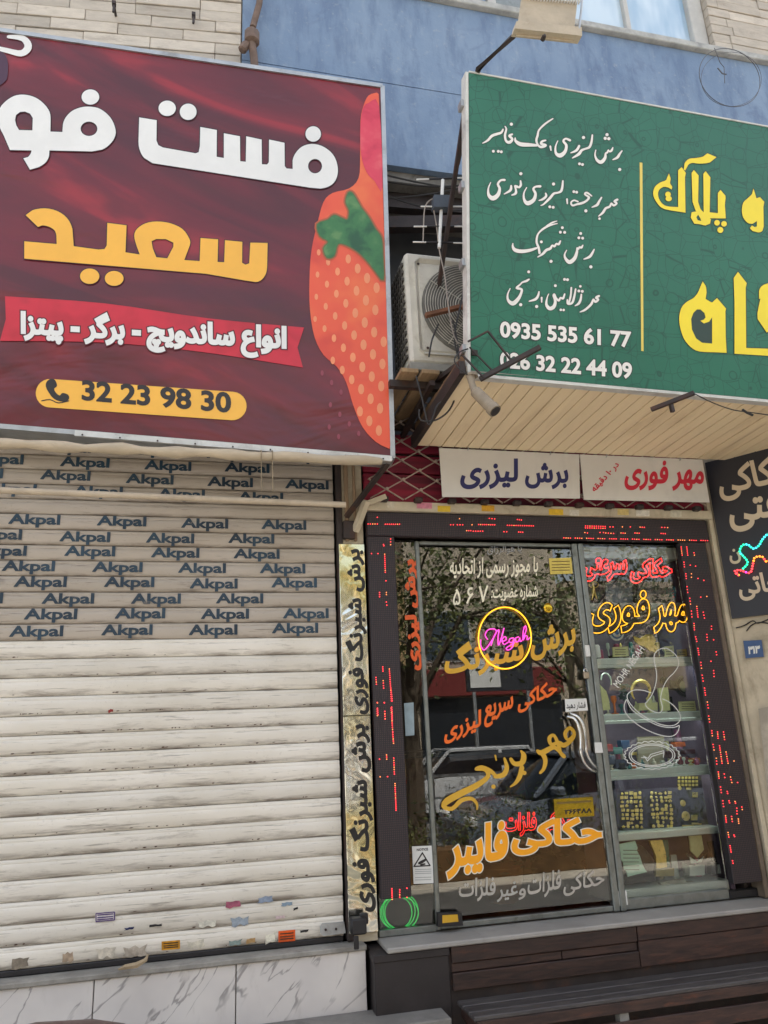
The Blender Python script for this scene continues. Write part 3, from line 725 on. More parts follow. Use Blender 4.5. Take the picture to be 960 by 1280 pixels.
# strawberry
berry = [(243, 15), (215, 25), (198, 60), (188, 110), (187, 230), (182, 300), (150, 335), (95, 350), (65, 380), (45, 450), (25, 540), (18, 640), (20, 740), (35, 830), (65, 890), (110, 930), (140, 980), (165, 1060), (195, 1130), (240, 1180), (285, 1203), (288, 1190), (262, 300), (249, 20)]
bc = crop([smooth(berry[:-3], 3)+berry[-3:]], 380, 110, 2.667)
def soft(name, c1, c2, c3, sc=4):
    t = NT(name); p = t.pos(); n = t.noise(p, sc, 3, .5, .3); o = t.mix(t.ramp(n, .3, .5), c1, c2); o = t.mix(t.ramp(n, .5, .72), o, c3); t.col(o); t.rough(.35); return t.m
bo = decal('strawberry_print', holes(bc), RP, OFF, soft('strawberry_orange', lin(206, 66, 50), lin(226, 88, 58), lin(232, 112, 64), 3), rsgn)
inner = [(196, 70), (215, 50), (250, 60), (262, 330), (235, 310), (208, 280), (190, 220), (188, 130)]
decal('petal', crop([ccw(smooth(inner, 3, True))], 380, 110, 2.667), RP, OFF+.0012, soft('berry_pink', lin(196, 40, 70), lin(214, 60, 84), lin(226, 96, 104), 6), bo)
leaf = [(45, 455), (80, 440), (100, 425), (120, 432), (145, 440), (152, 410), (140, 380), (148, 350), (162, 352), (182, 385), (192, 402), (215, 432), (237, 470), (257, 500), (262, 560), (264, 638), (240, 612), (213, 578), (180, 545), (140, 522), (112, 520), (100, 558), (78, 565), (66, 535), (82, 512), (54, 492)]
for gg_, cc_, oo_ in ((9, lin(188, 88, 56), .0014), (5.5, lin(140, 96, 58), .0016), (2.5, lin(84, 104, 60), .0018)):
    decal('leaf_blur', crop([offset(ccw(smooth(leaf, 3, True)), gg_)], 380, 110, 2.667), RP, OFF+oo_, PRINT('leaf_blur_%d' % int(gg_), cc_), bo)
decal('leaf', crop([ccw(smooth(leaf, 3, True))], 380, 110, 2.667), RP, OFF+.0022, soft('blurred_leaf_green', lin(30, 84, 52), lin(56, 116, 66), lin(96, 140, 84), 9), bo)
rs = random.Random(4); spots = []; spots2 = []
def inside(p, poly):
    c = False; n = len(poly)
    for i in range(n):
        x1, y1 = poly[i]; x2, y2 = poly[i-1]
        if (y1 > p[1]) != (y2 > p[1]) and p[0] < (x2-x1)*(p[1]-y1)/(y2-y1)+x1: c = not c
    return c
for a in range(-8, 12):
    for b in range(-4, 14):
        x, y = 112+31.5*a-4*b, 612+32*a+74*b
        if inside((x, y), berry) and inside((x+9, y), berry) and inside((x-7, y), berry):
            k = .55+.5*min(1, max(0, (x-20)/180)); 
            if y > 540+(x-110)*.55 or x < 60: spots.append(ell(x, y, 10*k, 17*k, 12))
        elif 60 < x < 270 and x < 215+(y-880)*.0 and 880 < y < 1175 and not inside((x+12, y), berry): spots2.append(ell(x, y, 5.5, 9.5, 10))
decal('seed_spots', crop([ccw(c) for c in spots], 380, 110, 2.667), RP, OFF+.0012, PRINT('pale_seed', lin(236, 146, 104)), bo)['kind'] = 'stuff'
decal('seed_spots', crop([ccw(c) for c in spots2], 380, 110, 2.667), RP, OFF+.0004, PRINT('dull_seed', lin(138, 62, 78)), rsgn)['kind'] = 'stuff'
# big lettering, traced
fu = [[(0, 180), (30, 145), (70, 120), (110, 113), (150, 118), (190, 135), (225, 165), (248, 200), (253, 240), (252, 298), (312, 300), (315, 260), (330, 225), (360, 195), (400, 178), (440, 173), (490, 180), (530, 205), (560, 240), (578, 290), (572, 330), (545, 365), (510, 388), (460, 397), (247, 392), (245, 420), (230, 450), (195, 475), (150, 488), (117, 432), (140, 425), (155, 405), (158, 392), (50, 390), (20, 320), (0, 280), (-12, 230)], ell(452, 125, 44, 38)]
fh = [[(75, 240), (80, 215), (100, 200), (125, 198), (150, 208), (164, 230), (162, 292), (95, 290), (82, 268)], ell(445, 284, 42, 36)]
A1 = crop(fu, 0, 90, 4)+[]; H1 = crop(fh, 0, 90, 4)
fst = [[(48, 126), (123, 138), (122, 225), (130, 245), (150, 255), (290, 280), (303, 275), (308, 250), (310, 167), (381, 180), (380, 295), (411, 300), (411, 194), (480, 207), (481, 314), (505, 316), (507, 207), (573, 221), (574, 327), (596, 328), (604, 318), (605, 221), (671, 235), (672, 335), (680, 345), (706, 347), (706, 310), (718, 280), (745, 252), (785, 240), (830, 248), (870, 275), (892, 310), (900, 355), (890, 395), (865, 420), (825, 431), (780, 427), (105, 322), (70, 300), (52, 270), (45, 230)], ell(168, 87, 37, 33), ell(258, 102, 36, 35), ell(794, 197, 33, 33)]
A1 = [soften(c) for c in A1]; A1 += crop([soften(c) for c in fst], 160, 110, 3.43); H1 += crop([ell(802, 335, 30, 31)], 160, 110, 3.43)
def outlined(name, outs, ins, plane, off, mat, omat, grow, parent):
    decal(name+'_outline', [offset(c, grow) for c in holes(outs)]+[offset(c, grow) for c in holes([], ins)], plane, off, omat, parent)
    return decal(name, holes(outs, ins), plane, off+.0014, mat, parent)
outlined('lettering', A1, H1, RP, OFF, w_, k_, 1.1, rsgn)
sa = [[(30, 150), (148, 160), (147, 130), (140, 110), (120, 97), (95, 92), (80, 98), (35, 55), (60, 37), (105, 30), (150, 40), (185, 65), (205, 105), (210, 168), (300, 180), (322, 178), (330, 165), (332, 83), (402, 92), (398, 190), (450, 198), (438, 165), (430, 130), (440, 105), (470, 85), (510, 78), (560, 84), (605, 105), (630, 140), (632, 165), (612, 218), (668, 222), (671, 138), (735, 143), (733, 225), (757, 226), (760, 146), (823, 152), (822, 228), (835, 235), (848, 230), (852, 155), (915, 156), (913, 245), (905, 275), (890, 292), (870, 298), (830, 292), (690, 268), (30, 213)], ell(268, 277, 35, 28), ell(357, 285, 34, 27)]
outlined('lettering', crop([soften(c) for c in sa], 20, 250, 2.909), crop([[(493, 150), (510, 142), (545, 142), (572, 155), (572, 170), (550, 212), (510, 208), (497, 175)]], 20, 250, 2.909), RP, OFF, y_, k_, 1.0, rsgn)
# ribbon, pill, small lettering
rib = crop([smooth([(12, 135), (250, 152), (500, 188), (730, 210)], 4)+[(714, 258), (727, 306)]+smooth([(727, 306), (480, 268), (250, 246), (0, 242)], 4)[1:]+[(14, 190)]], 0, 300, 1.92)
r_ = decal('ribbon', holes(rib), RP, OFF, soft('ribbon_red', lin(178, 30, 48), lin(196, 36, 56), lin(170, 34, 52)), rsgn)
t1 = write('انواع ساندویچ - برگر - پیتزا', (25, 431), (358, 450), 47, .055, up=(.02, -1))
decal('lettering_outline', [offset(c, 1.5) for c in t1], RP, OFF+.0012, PRINT('maroon_outline', lin(86, 16, 30)), r_)
decal('lettering', t1, RP, OFF+.0024, w_, r_)
pc, pd, pr = np.array((62.5, 491.5)), np.array((290.5, 507.5)), 17.8
pill = decal('pill', [ccw(capsule(tuple(pc), tuple(pd), pr, pr, 12))], RP, OFF, PRINT('amber_pill', lin(238, 180, 72), .35), rsgn)
ink = PRINT('dark_ink', lin(38, 34, 36), .35)
decal('numerals', write('32 23 98 30', (102, 501), (289, 517), 26.5, .035, up=(.0, -1)), RP, OFF+.0012, ink, pill)
hs = [[(112, 340), (122, 333), (132, 336), (137, 350), (130, 357), (134, 366), (143, 373), (150, 367), (163, 371), (166, 380), (158, 388), (143, 387), (128, 380), (117, 366), (110, 352)]]
decal('handset', crop([ccw(smooth(hs[0], 3, True))], 0, 300, 1.92), RP, OFF+.0012, ink, pill)
decal('handset_cord', crop(pen([[(100, 386, 2.5), (120, 383, 2.5), (140, 391, 2.5), (165, 386, 2.5)]]), 0, 300, 1.92), RP, OFF+.0012, ink, pill)
# emblem cut by the left edge of the photograph
dk_ = decal('emblem', [ccw(smooth([(-40, 56), (-5, 50), (2, 62), (9, 74), (10, 90), (4, 104), (-30, 115)], 3, True))], RP, OFF, PRINT('emblem_navy', lin(70, 38, 62)), rsgn)
decal('swoosh', crop(pen([[(20, 88, 8), (55, 92, 14), (68, 112, 18), (52, 128, 15), (20, 122, 12), (-20, 112, 10)]]), 0, 0, 1.92), RP, OFF+.0012, w_, dk_)

# tubes and arm below the red sign
m_tan = M('dusty_tan_canvas', lin(188, 172, 148), .8, var=.18, bump=.6, bscale=25, dirt=lin(120, 100, 80), stretch=(.4, 1, 1))
aw = thing('awning_roller', onY(200, 560, -.55), 'rolled tan canvas awning hanging just under the red sign', 'awning')
a, b = onY(-120, 549, -.5), onY(477, 577, -.5)
n = 26; rr = [.026+.005*math.sin(i*1.9)+.003*math.sin(i*4.1) for i in range(n+1)]; rr[-1] = .02
MB().tube([a+(b-a)*(i/n)+np.array([0, 0, .004*math.sin(i*1.3)]) for i in range(n+1)], rr, 12).build('canvas', m_tan, aw)
for t_ in (.72, .745):
    p = a+(b-a)*(t_*1.0); MB().tube([p+np.array([0, -.031*math.cos(x), .031*math.sin(x)]) for x in [i/12*2*math.pi for i in range(12)]], .003, 5, True).tube([p+np.array([0, -.02, -.02]), p+np.array([.004, -.01, -.2])], .0025, 5).build('tie', M('cord', lin(150, 135, 110), .8, bump=0), aw)
top(MB().tube([onY(-90, 609, -.33), onY(432, 631, -.33)], .017, 12), 'awning_pole', M('painted_tube', lin(190, 174, 152), .6, var=.15, dirt=lin(130, 110, 90)), 'straight tan metal pole across the upper slats of the roller shutter', 'pole')
top(MB().bar(onY(433, 646, -.1), onY(490, 572, -.45), .03, .02).box(.8, .87, -.07, -.032, 2.73, 2.84, .004), 'bolted_strut', m_iron, 'dark slanting iron awning arm bolted to the pilaster', 'bracket')
top(MB().bar(onY(444, 664, -.06), onY(458, 626, -.16), .035, .035).bar(onY(458, 630, -.14), onY(482, 621, -.14), .03, .03), 'gate_bracket', m_plaster, 'plaster-coloured bracket where the lattice gate meets the pilaster', 'bracket')

# ================================================================== CANOPY AND GREEN SIGN
cy0, cy1 = -.2, -1.1; cz0, cz1 = 3.285, 3.315; cxl, cxr = 1.24, 3.95
cn = thing('canopy', (2.4, -.6, 3.3), 'cream boarded canopy jutting out over the shop door', 'canopy')
m_board = M('cream_soffit_board', lin(240, 218, 180), .5, var=.05, scale=3, bump=.08, per=False, dirt=lin(170, 138, 98), dirt_amt=.35, stretch=(3, .6, 1))
xx = cxl; k = 0
bw_ = .081
bm_ = MB(); bm_.add([(0, cy0, cz0), (bw_-.006, cy0, cz0), (bw_-.006, cy1, cz1), (0, cy1, cz1), (0, cy0, cz0+.012), (bw_-.006, cy0, cz0+.012), (bw_-.006, cy1, cz1+.012), (0, cy1, cz1+.012)],
     [(0, 3, 2, 1), (4, 5, 6, 7), (0, 1, 5, 4), (1, 2, 6, 5), (2, 3, 7, 6), (3, 0, 4, 7)]); bme = bm_.mesh('board', m_board)
rs = random.Random(8)
while xx < cxr:
    put('board', bme, cn, Vector((xx, 0, rs.uniform(0, .002)))-base_loc(cn)); xx += bw_
MB().add([(cxl-.004, cy0, cz0+.016), (cxr, cy0, cz0+.016), (cxr, cy1, cz1+.016), (cxl-.004, cy1, cz1+.016), (cxl-.004, cy0, 3.42), (cxr, cy0, 3.42), (cxr, cy1, 3.42), (cxl-.004, cy1, 3.42)],
     [(0, 3, 2, 1), (4, 5, 6, 7), (0, 1, 5, 4), (1, 2, 6, 5), (2, 3, 7, 6), (3, 0, 4, 7)]).build('core', M('batten_brown', lin(120, 92, 66), .8), cn)
MB().bar((cxl-.02, cy0, cz0+.02), (cxl-.02, cy1-.02, cz1+.02), .03, .07).build('side_trim', m_iron, cn)
MB().bar((cxl, cy1-.012, cz1+.012), (cxr, cy1-.012, cz1+.012), .02, .03, up=(0, 0, 1)).build('front_trim', M('grey_trim', lin(150, 140, 128), .6), cn)
for dx in (.0, .9, 1.9):
    pass
st_ = MB().bar((cxl+.03, -.18, 3.45), (cxl+.07, -1.3, 4.9), .022, .022).bar((cxl+.02, -.2, 3.62), (cxl+.04, -1.16, 3.40), .025, .025)
top(st_, 'sign_strut', m_iron, 'dark rusty struts holding the green sign out from the wall', 'bracket')
gb, gt = onY(589, 466, -1.12), onY(586, 91, -1.40)
gr = onY(960, 499, -1.12)
GP = plane3(gb, gt, gr)
eX = np.array([1, 0, 0]); gl = 2.75
g2 = thing('shop_sign', gb+eX*1.2, 'big green sign board with white and yellow lettering and phone numbers above the shop door', 'sign')
ex = (gr-gb); ex = ex/np.linalg.norm(ex); q = [gb, gb+ex*gl, gt+ex*gl, gt]
def green_mat():
    t = NT('green_banner'); g = t.n('ShaderNodeNewGeometry').outputs['Position']
    mp = t.n('ShaderNodeMapping'); t.l(g, mp.inputs[0]); mp.inputs['Scale'].default_value = (1, .0, 1)
    wob = t.n('ShaderNodeTexNoise'); t.l(mp.outputs[0], wob.inputs['Vector']); wob.inputs['Scale'].default_value = 3; 
    def lines(scale, wdt, ox, dim='DISTANCE_TO_EDGE'):
        m2 = t.n('ShaderNodeMapping'); t.l(mp.outputs[0], m2.inputs[0]); m2.inputs['Location'].default_value = (ox, 0, ox*.7)
        mixv = t.n('ShaderNodeVectorMath', operation='MULTIPLY_ADD'); t.l(wob.outputs[1], mixv.inputs[0]); mixv.inputs[1].default_value = (.08, 0, .08); t.l(m2.outputs[0], mixv.inputs[2])
        v = t.n('ShaderNodeTexVoronoi', feature=dim); t.l(mixv.outputs[0], v.inputs['Vector']); v.inputs['Scale'].default_value = scale; v.inputs['Randomness'].default_value = .55
        return v.outputs['Distance'], wdt
    d1, w1 = lines(9.0, .028, 0); d2, w2 = lines(7.0, .022, 3.3)
    l1 = t.math('SUBTRACT', 1, t.ramp(d1, .006, .018)); l2 = t.math('SUBTRACT', 1, t.ramp(d2, .005, .015))
    f1, _ = lines(7.0, 0, 1.7, 'F1'); ring = t.math('SUBTRACT', 1, t.ramp(t.math('ABSOLUTE', t.math('SUBTRACT', f1, .33)), .004, .016))
    dot = t.math('SUBTRACT', 1, t.ramp(t.math('ABSOLUTE', t.math('SUBTRACT', f1, .07)), .01, .03))
    a = t.math('MAXIMUM', t.math('MAXIMUM', l1, l2), t.math('MAXIMUM', ring, dot))
    base = t.mix(t.ramp(t.noise(t.pos(), 1.3, 3), .3, .7), lin(26, 98, 76), lin(34, 108, 84))
    t.col(t.mix(t.math('MULTIPLY', a, .7), base, lin(14, 68, 54))); t.rough(.4); t.bump(t.noise(t.pos(), 2.5, 3), .25, .03); return t.m
MB().hexa([p+GP.n*0 for p in q], [p-GP.n*.02 for p in q]).build('board', green_mat(), g2)
MB().hexa([p-GP.n*.022 for p in q], [p-GP.n*.06 for p in q]).build('box', m_white, g2)
def fr_(a, b, w=.022): return MB().bar(np.array(a)-GP.n*.028, np.array(b)-GP.n*.028, w*.7, .066, up=GP.n.tolist())
m_wf = M('white_painted_frame', lin(205, 205, 200), .5, var=.12, dirt=lin(120, 116, 110), dirt_amt=.5)
fr_(q[0]-ex*.012, q[3]-ex*.012).build('frame', m_wf, g2); fr_(q[0]-np.array([0, 0, .012]), q[1]-np.array([0, 0, .012])).build('frame', m_wf, g2); fr_(q[3]+np.array([0, 0, .006]), q[2]+np.array([0, 0, .006]), .012).build('frame', m_wf, g2); fr_(q[1], q[2]).build('frame', m_wf, g2)
for v in (.08, .36, .62, .9):
    p = gb+(gt-gb)*v-ex*.027; MB().bar(p-GP.n*.045-np.array([0, 0, .02]), p-GP.n*.045+np.array([0, 0, .02]), .02, .05, up=GP.n.tolist()).build('clip', m_steel, g2)
gw = PRINT('white_lettering', lin(232, 228, 222), .4); gk = PRINT('dark_edge', lin(40, 62, 54), .4); gy = PRINT('yellow_lettering', lin(244, 220, 48), .4)
G0 = .0015
L1 = [[(900, 185, 6), (885, 205, 12), (872, 225, 14), (845, 238, 5)], [(886, 297, 9)], [(845, 165, 5), (838, 182, 12), (826, 190, 8), (818, 180, 6), (812, 195, 10), (802, 200, 9), (798, 228, 16), (775, 253, 20), (750, 240, 14), (738, 210, 8), (743, 180, 4)], [(810, 88, 9)], [(799, 110, 9)], [(821, 112, 9)],
 [(722, 90, 8), (717, 130, 12), (705, 162, 13), (682, 172, 10), (658, 182, 13), (640, 205, 16), (602, 228, 5)], [(669, 105, 9)], [(645, 263, 8)], [(663, 267, 8)], [(643, 155, 12), (627, 182, 14), (593, 197, 5)], [(588, 122, 13), (563, 112, 10), (548, 127, 12), (566, 152, 14), (558, 190, 18), (530, 213, 24), (504, 200, 14), (501, 160, 8), (515, 125, 4)], [(470, 158, 10), (474, 182, 6)],
 [(442, 122, 8), (422, 128, 12), (414, 142, 12), (442, 152, 14), (415, 162, 14), (396, 150, 10), (386, 122, 12), (394, 92, 12), (402, 60, 9), (440, 22, 10), (485, -8, 6)], [(390, 152, 12), (340, 149, 20), (290, 145, 22), (262, 126, 14), (259, 108, 6)], [(241, 86, 10), (224, 95, 13), (242, 115, 13), (225, 134, 17), (204, 125, 12), (198, 90, 12), (206, 55, 9), (198, 38, 5)], [(236, 25, 9)], [(186, 56, 8), (176, 75, 12), (150, 84, 14), (120, 95, 14), (95, 122, 12), (64, 139, 4)], [(128, 187, 8)], [(158, 188, 8)], [(176, 191, 8)],
 # second line
 [(291, 365, 8), (293, 390, 12), (283, 405, 10)], [(293, 322, 9)], [(274, 402, 14), (258, 396, 10), (263, 417, 10), (262, 440, 14), (238, 451, 5)], [(235, 395, 10), (230, 422, 14), (193, 444, 5)], [(196, 360, 12), (172, 362, 10), (155, 385, 12), (166, 412, 14), (155, 450, 22), (125, 470, 26), (100, 450, 16), (98, 410, 8), (112, 375, 4)],
 [(545, 365, 8), (542, 400, 12), (534, 427, 13), (515, 436, 10), (490, 442, 12), (468, 468, 14), (430, 505, 8), (413, 513, 4)], [(489, 384, 9)], [(467, 521, 8)], [(487, 524, 8)], [(442, 440, 8), (445, 457, 12), (425, 475, 12), (402, 483, 4)], [(410, 398, 13), (382, 400, 10), (368, 415, 12), (381, 442, 14), (370, 480, 20), (335, 500, 24), (314, 480, 14), (311, 440, 8), (328, 405, 4)], [(570, 475, 10), (572, 502, 6)],
 [(718, 456, 6), (690, 436, 10), (676, 445, 8), (702, 465, 12), (682, 488, 11), (655, 500, 13), (628, 506, 10), (603, 513, 10), (594, 495, 8), (612, 482, 8), (636, 490, 8)], [(611, 430, 8)], [(628, 433, 8)], [(683, 545, 9)], [(777, 465, 8), (762, 490, 12), (750, 510, 14), (720, 523, 5)], [(872, 478, 13), (855, 488, 12), (868, 500, 10), (850, 513, 11), (836, 500, 9), (826, 520, 11), (802, 530, 12), (785, 556, 13), (760, 577, 5)], [(765, 592, 7)]]
L2 = [[(733, 200, 6), (722, 222, 12), (705, 245, 14), (671, 259, 5)], [(713, 305, 9)], [(665, 175, 6), (656, 190, 12), (645, 186, 8), (638, 198, 10), (631, 192, 8), (629, 217, 14), (615, 255, 20), (585, 277, 22), (561, 255, 14), (556, 230, 8), (568, 205, 4)], [(652, 105, 8)], [(641, 131, 8)], [(664, 133, 8)],
 [(530, 150, 8), (520, 170, 12), (506, 166, 8), (495, 182, 12), (481, 176, 8), (470, 195, 14), (445, 205, 14), (425, 227, 13), (395, 246, 5)], [(542, 70, 8)], [(530, 97, 8)], [(556, 98, 8)], [(474, 272, 9)],
 [(405, 222, 13), (400, 190, 12), (388, 160, 11), (390, 125, 10), (402, 100, 8), (430, 75, 11), (470, 55, 9), (512, 45, 4)], [(416, 155, 8)], [(445, 60, 4), (480, 40, 8), (510, 30, 3)], [(388, 192, 10), (350, 205, 16), (300, 212, 20), (260, 205, 20), (245, 185, 12), (245, 165, 5)],
 [(762, 480, 12), (745, 490, 13), (758, 502, 10), (740, 515, 12), (728, 500, 9), (718, 525, 13), (700, 545, 12), (675, 565, 11), (648, 576, 4)], [(656, 470, 8), (652, 500, 12), (640, 525, 13), (618, 539, 4)], [(650, 422, 7)], [(641, 450, 8)], [(662, 452, 8)], [(622, 438, 8), (612, 490, 12), (600, 522, 12), (575, 526, 11), (572, 502, 7)], [(596, 430, 9), (592, 480, 10), (580, 525, 11)],
 [(556, 468, 8), (546, 495, 12), (531, 490, 8), (521, 507, 12), (505, 493, 9), (495, 470, 9), (488, 478, 9), (500, 512, 14), (490, 545, 20), (465, 555, 20), (446, 530, 14), (451, 490, 6), (460, 468, 4)], [(555, 380, 8)], [(573, 382, 8)], [(500, 418, 8)], [(533, 563, 7)], [(550, 564, 7)], [(418, 490, 10), (418, 517, 6)], [(402, 455, 8), (396, 480, 12), (380, 500, 14), (343, 511, 5)], [(388, 543, 9)],
 [(342, 380, 8), (326, 390, 12), (302, 398, 8), (288, 412, 8), (268, 432, 12), (298, 440, 12), (292, 470, 14), (275, 500, 20), (245, 525, 24), (217, 505, 14), (214, 470, 8), (229, 435, 4)], [(340, 335, 8)], [(292, 532, 9)]]
for Ls, oy in ((L1, 150), (L2, 270)):
    decal('lettering_outline', crop(pen(Ls, 4.2), 590, oy, 4.8), GP, G0, gk, g2); decal('lettering', crop(pen(Ls, .9), 590, oy, 4.8), GP, G0+.0014, gw, g2)
for s_, a, b, h in (('0935 535 61 77', (625, 422), (789, 435), 21), ('026 32 22 44 09', (625, 460), (790, 474), 21)):
    c_ = write(s_, a, b, h, .035, up=(0, -1)); decal('numerals_outline', [offset(c, 1.2) for c in c_], GP, G0, gk, g2); decal('numerals', c_, GP, G0+.0014, gw, g2)
decal('divider', [ccw([(799.5, 203), (803, 203.5), (804.5, 439), (801.5, 438.5)])], GP, G0, PRINT('gold_line', lin(226, 202, 96)), g2)
yo = [
 [(358, 785), (375, 810), (380, 850), (375, 885), (400, 900), (412, 905), (440, 880), (492, 940), (488, 955), (490, 1100), (495, 1193), (440, 1190), (340, 1185), (290, 1160), (250, 1110), (228, 1040), (225, 980), (240, 930), (270, 900), (305, 880), (330, 850), (345, 815)],
 [(560, 730), (610, 795), (604, 820), (607, 1165), (1000, 1178), (1000, 1226), (540, 1198), (540, 900), (535, 765)],
 [(700, 830), (760, 800), (1000, 800), (1000, 1180), (900, 1180), (880, 900), (790, 890), (782, 1010), (725, 1078), (672, 1000), (684, 900)],
 [(680, 885), (680, 840), (705, 805), (800, 770), (1000, 690), (1000, 745), (800, 815), (722, 850), (700, 880)],
 [(238, 132), (262, 165), (257, 190), (260, 392), (180, 380), (125, 365), (90, 325), (75, 285), (85, 245), (115, 220), (150, 205), (165, 168), (175, 195), (172, 225), (185, 245), (180, 260), (165, 250), (135, 245), (110, 262), (103, 290), (115, 325), (140, 350), (175, 358), (218, 360), (218, 150)],
 ell(160, 288, 16), ell(164, 312, 18, 15),
 [(250, 145), (255, 110), (280, 85), (320, 80), (360, 72), (385, 53), (437, 75), (400, 105), (340, 112), (300, 108), (275, 120), (258, 152)],
 [(308, 148), (335, 180), (332, 330), (345, 370), (375, 400), (405, 430), (400, 455), (375, 465), (340, 458), (310, 455), (290, 420), (295, 390), (320, 385), (335, 400), (322, 418), (330, 435), (350, 440), (345, 425), (318, 380), (300, 330), (295, 165)],
 [(375, 155), (402, 190), (398, 390), (445, 395), (445, 280), (460, 262), (488, 295), (485, 350), (490, 425), (400, 424), (385, 440), (364, 400), (362, 170)],
 ell(440, 450, 16), ell(480, 456, 16), ell(459, 491, 17),
 [(648, 255), (658, 285), (665, 310), (685, 303), (710, 330), (705, 360), (707, 470), (700, 495), (680, 505), (655, 500), (640, 495), (628, 480), (640, 465), (655, 475), (668, 470), (668, 440), (645, 455), (615, 450), (590, 420), (582, 380), (590, 335), (615, 310), (640, 285)], ell(650, 390, 13)]
yi = [[(345, 945), (368, 965), (375, 990), (365, 1003), (345, 1010), (365, 1025), (395, 1015), (412, 990), (412, 1140), (355, 1135), (320, 1110), (297, 1060), (292, 1000), (305, 965), (325, 945)], [(648, 345), (668, 360), (670, 425), (650, 430), (622, 410), (612, 385), (620, 355)]]
yo = [soften(c) for c in yo]; yo = crop(yo, 800, 180, 4.57); yi = crop(yi, 800, 180, 4.57)
decal('lettering_outline', [offset(c, 1.0) for c in holes(yo)], GP, G0, gk, g2)
decal('lettering', holes([c for c in yo if len(c) != 20 or True], []) + [ccw(c, False) for c in yi[:1]], GP, G0+.0014, gy, g2)
for c in yi[1:]: pass

# floodlight over the green sign
fl = thing('floodlight', onY(682, 40, -1.7), 'dusty tan floodlight on a bent arm above the green sign', 'floodlight')
A = lambda x, y, d=-1.55: onY(x, y, d)
mb = MB(); f0 = [A(645, 45), A(716, 52), A(722, 0), A(652, -6)]; b0 = [A(652, 42, -1.38)+np.array([0, 0, .0]), A(708, 46, -1.38), A(712, 5, -1.38), A(658, 2, -1.38)]
mb.hexa(f0, b0); m_fl = M('dusty_tan_metal', lin(186, 172, 150), .7, var=.12, dirt=lin(140, 122, 100)); mb.build('housing', m_fl, fl)
mb = MB(); lo = [A(639, 46, -1.53), A(722, 55, -1.53), A(722, 44, -1.53), A(641, 37, -1.53)]; mb.hexa(lo, [p+np.array([0, -.05, 0]) for p in lo]); mb.build('rim', m_fl, fl)
mb = MB(); u0, u1 = A(650, -2), A(726, 5)
for k in range(22):
    p = u0+(u1-u0)*(k/21); mb.bar(p+np.array([0, -.01, -.01]), p+np.array([0, -.03, .10]), .004, .02)
mb.build('fins', m_white, fl)
MB().tube([A(723, 42, -1.57), A(727, 10, -1.6), A(728, -12, -1.6)], .006, 6).build('bracket', m_steel, fl)
MB().tube([A(642, 45, -1.50), onY(598, 86, -1.42), onY(572, 205, -.5)], .015, 8).build('arm', m_iron, fl)
MB().lathe([(.012, 0), (.012, .02), (.006, .03)], A(678, 50, -1.585), 8, (0, -1, 0)).build('knob', m_iron, fl)
# wire loop
lp = [onY(912+38*math.cos(a), 97+36*math.sin(a)+6*math.cos(a), -.42) for a in [i/40*2*math.pi for i in range(40)]]
lo2 = [onY(914+37*math.cos(a)*1.02, 99+34*math.sin(a), -.40) for a in [i/40*2*math.pi for i in range(40)]]
mb = MB().tube(lp, .003, 5, True).tube(lo2, .002, 5, True).tube([onY(x, y, -.41) for x, y in ((893, 60), (900, 78), (905, 84), (906, 104))], .003, 5).tube([onY(x, y, -.41) for x, y in ((897, 85), (903, 92), (908, 93))], .005, 5)
top(mb, 'cable_loop', M('grey_cable', lin(92, 92, 96), .6, bump=0), 'coiled loop of thin cable hanging before the blue wall at the top right', 'cable')

# aerial
an = thing('antenna', onY(549, 310, -.85), 'small white television aerial hanging beside the green sign', 'antenna')
AY = -.85; C_ = lambda x, y, d=AY: onY(480+x/8, 160+y/8, d)
MB().tube([C_(588, 520), C_(552, 1200)], .010, 8).build('boom', m_white, an)
for (x0, y0, x1, y1, c0, c1) in ((325, 515, 830, 497, 450, 720), (368, 785, 782, 785, 480, 670), (298, 985, 835, 985, 425, 700), (290, 1140, 840, 1152, 420, 690)):
    MB().tube([C_(x0, y0), C_(x1, y1)], .0045, 6).build('rod', m_white, an)
    f = lambda x: (x, y0+(y1-y0)*(x-x0)/(x1-x0))
    MB().tube([C_(*f(c0)), C_(*f(c1))], .006, 6).build('holder', m_black, an)
mb = MB(); bq = [C_(485, 700), C_(655, 705), C_(655, 825), C_(485, 822)]; mb.hexa([p+np.array([0, -.03, 0]) for p in bq], [p+np.array([0, .02, 0]) for p in bq]); mb.build('junction_box', M('grey_blue_plastic', lin(70, 78, 88), .6), an)
MB().tube([C_(*p) for p in smooth([(510, 700), (440, 740), (405, 820), (395, 1000), (390, 1150)], 4)], .004, 5).tube([onY(*p, AY) for p in smooth([(542, 262), (546, 285), (549, 312), (556, 345), (560, 380), (566, 415), (573, 430)], 4)], .004, 5).build('lead', M('white_cable', lin(150, 140, 130), .6, bump=0), an)

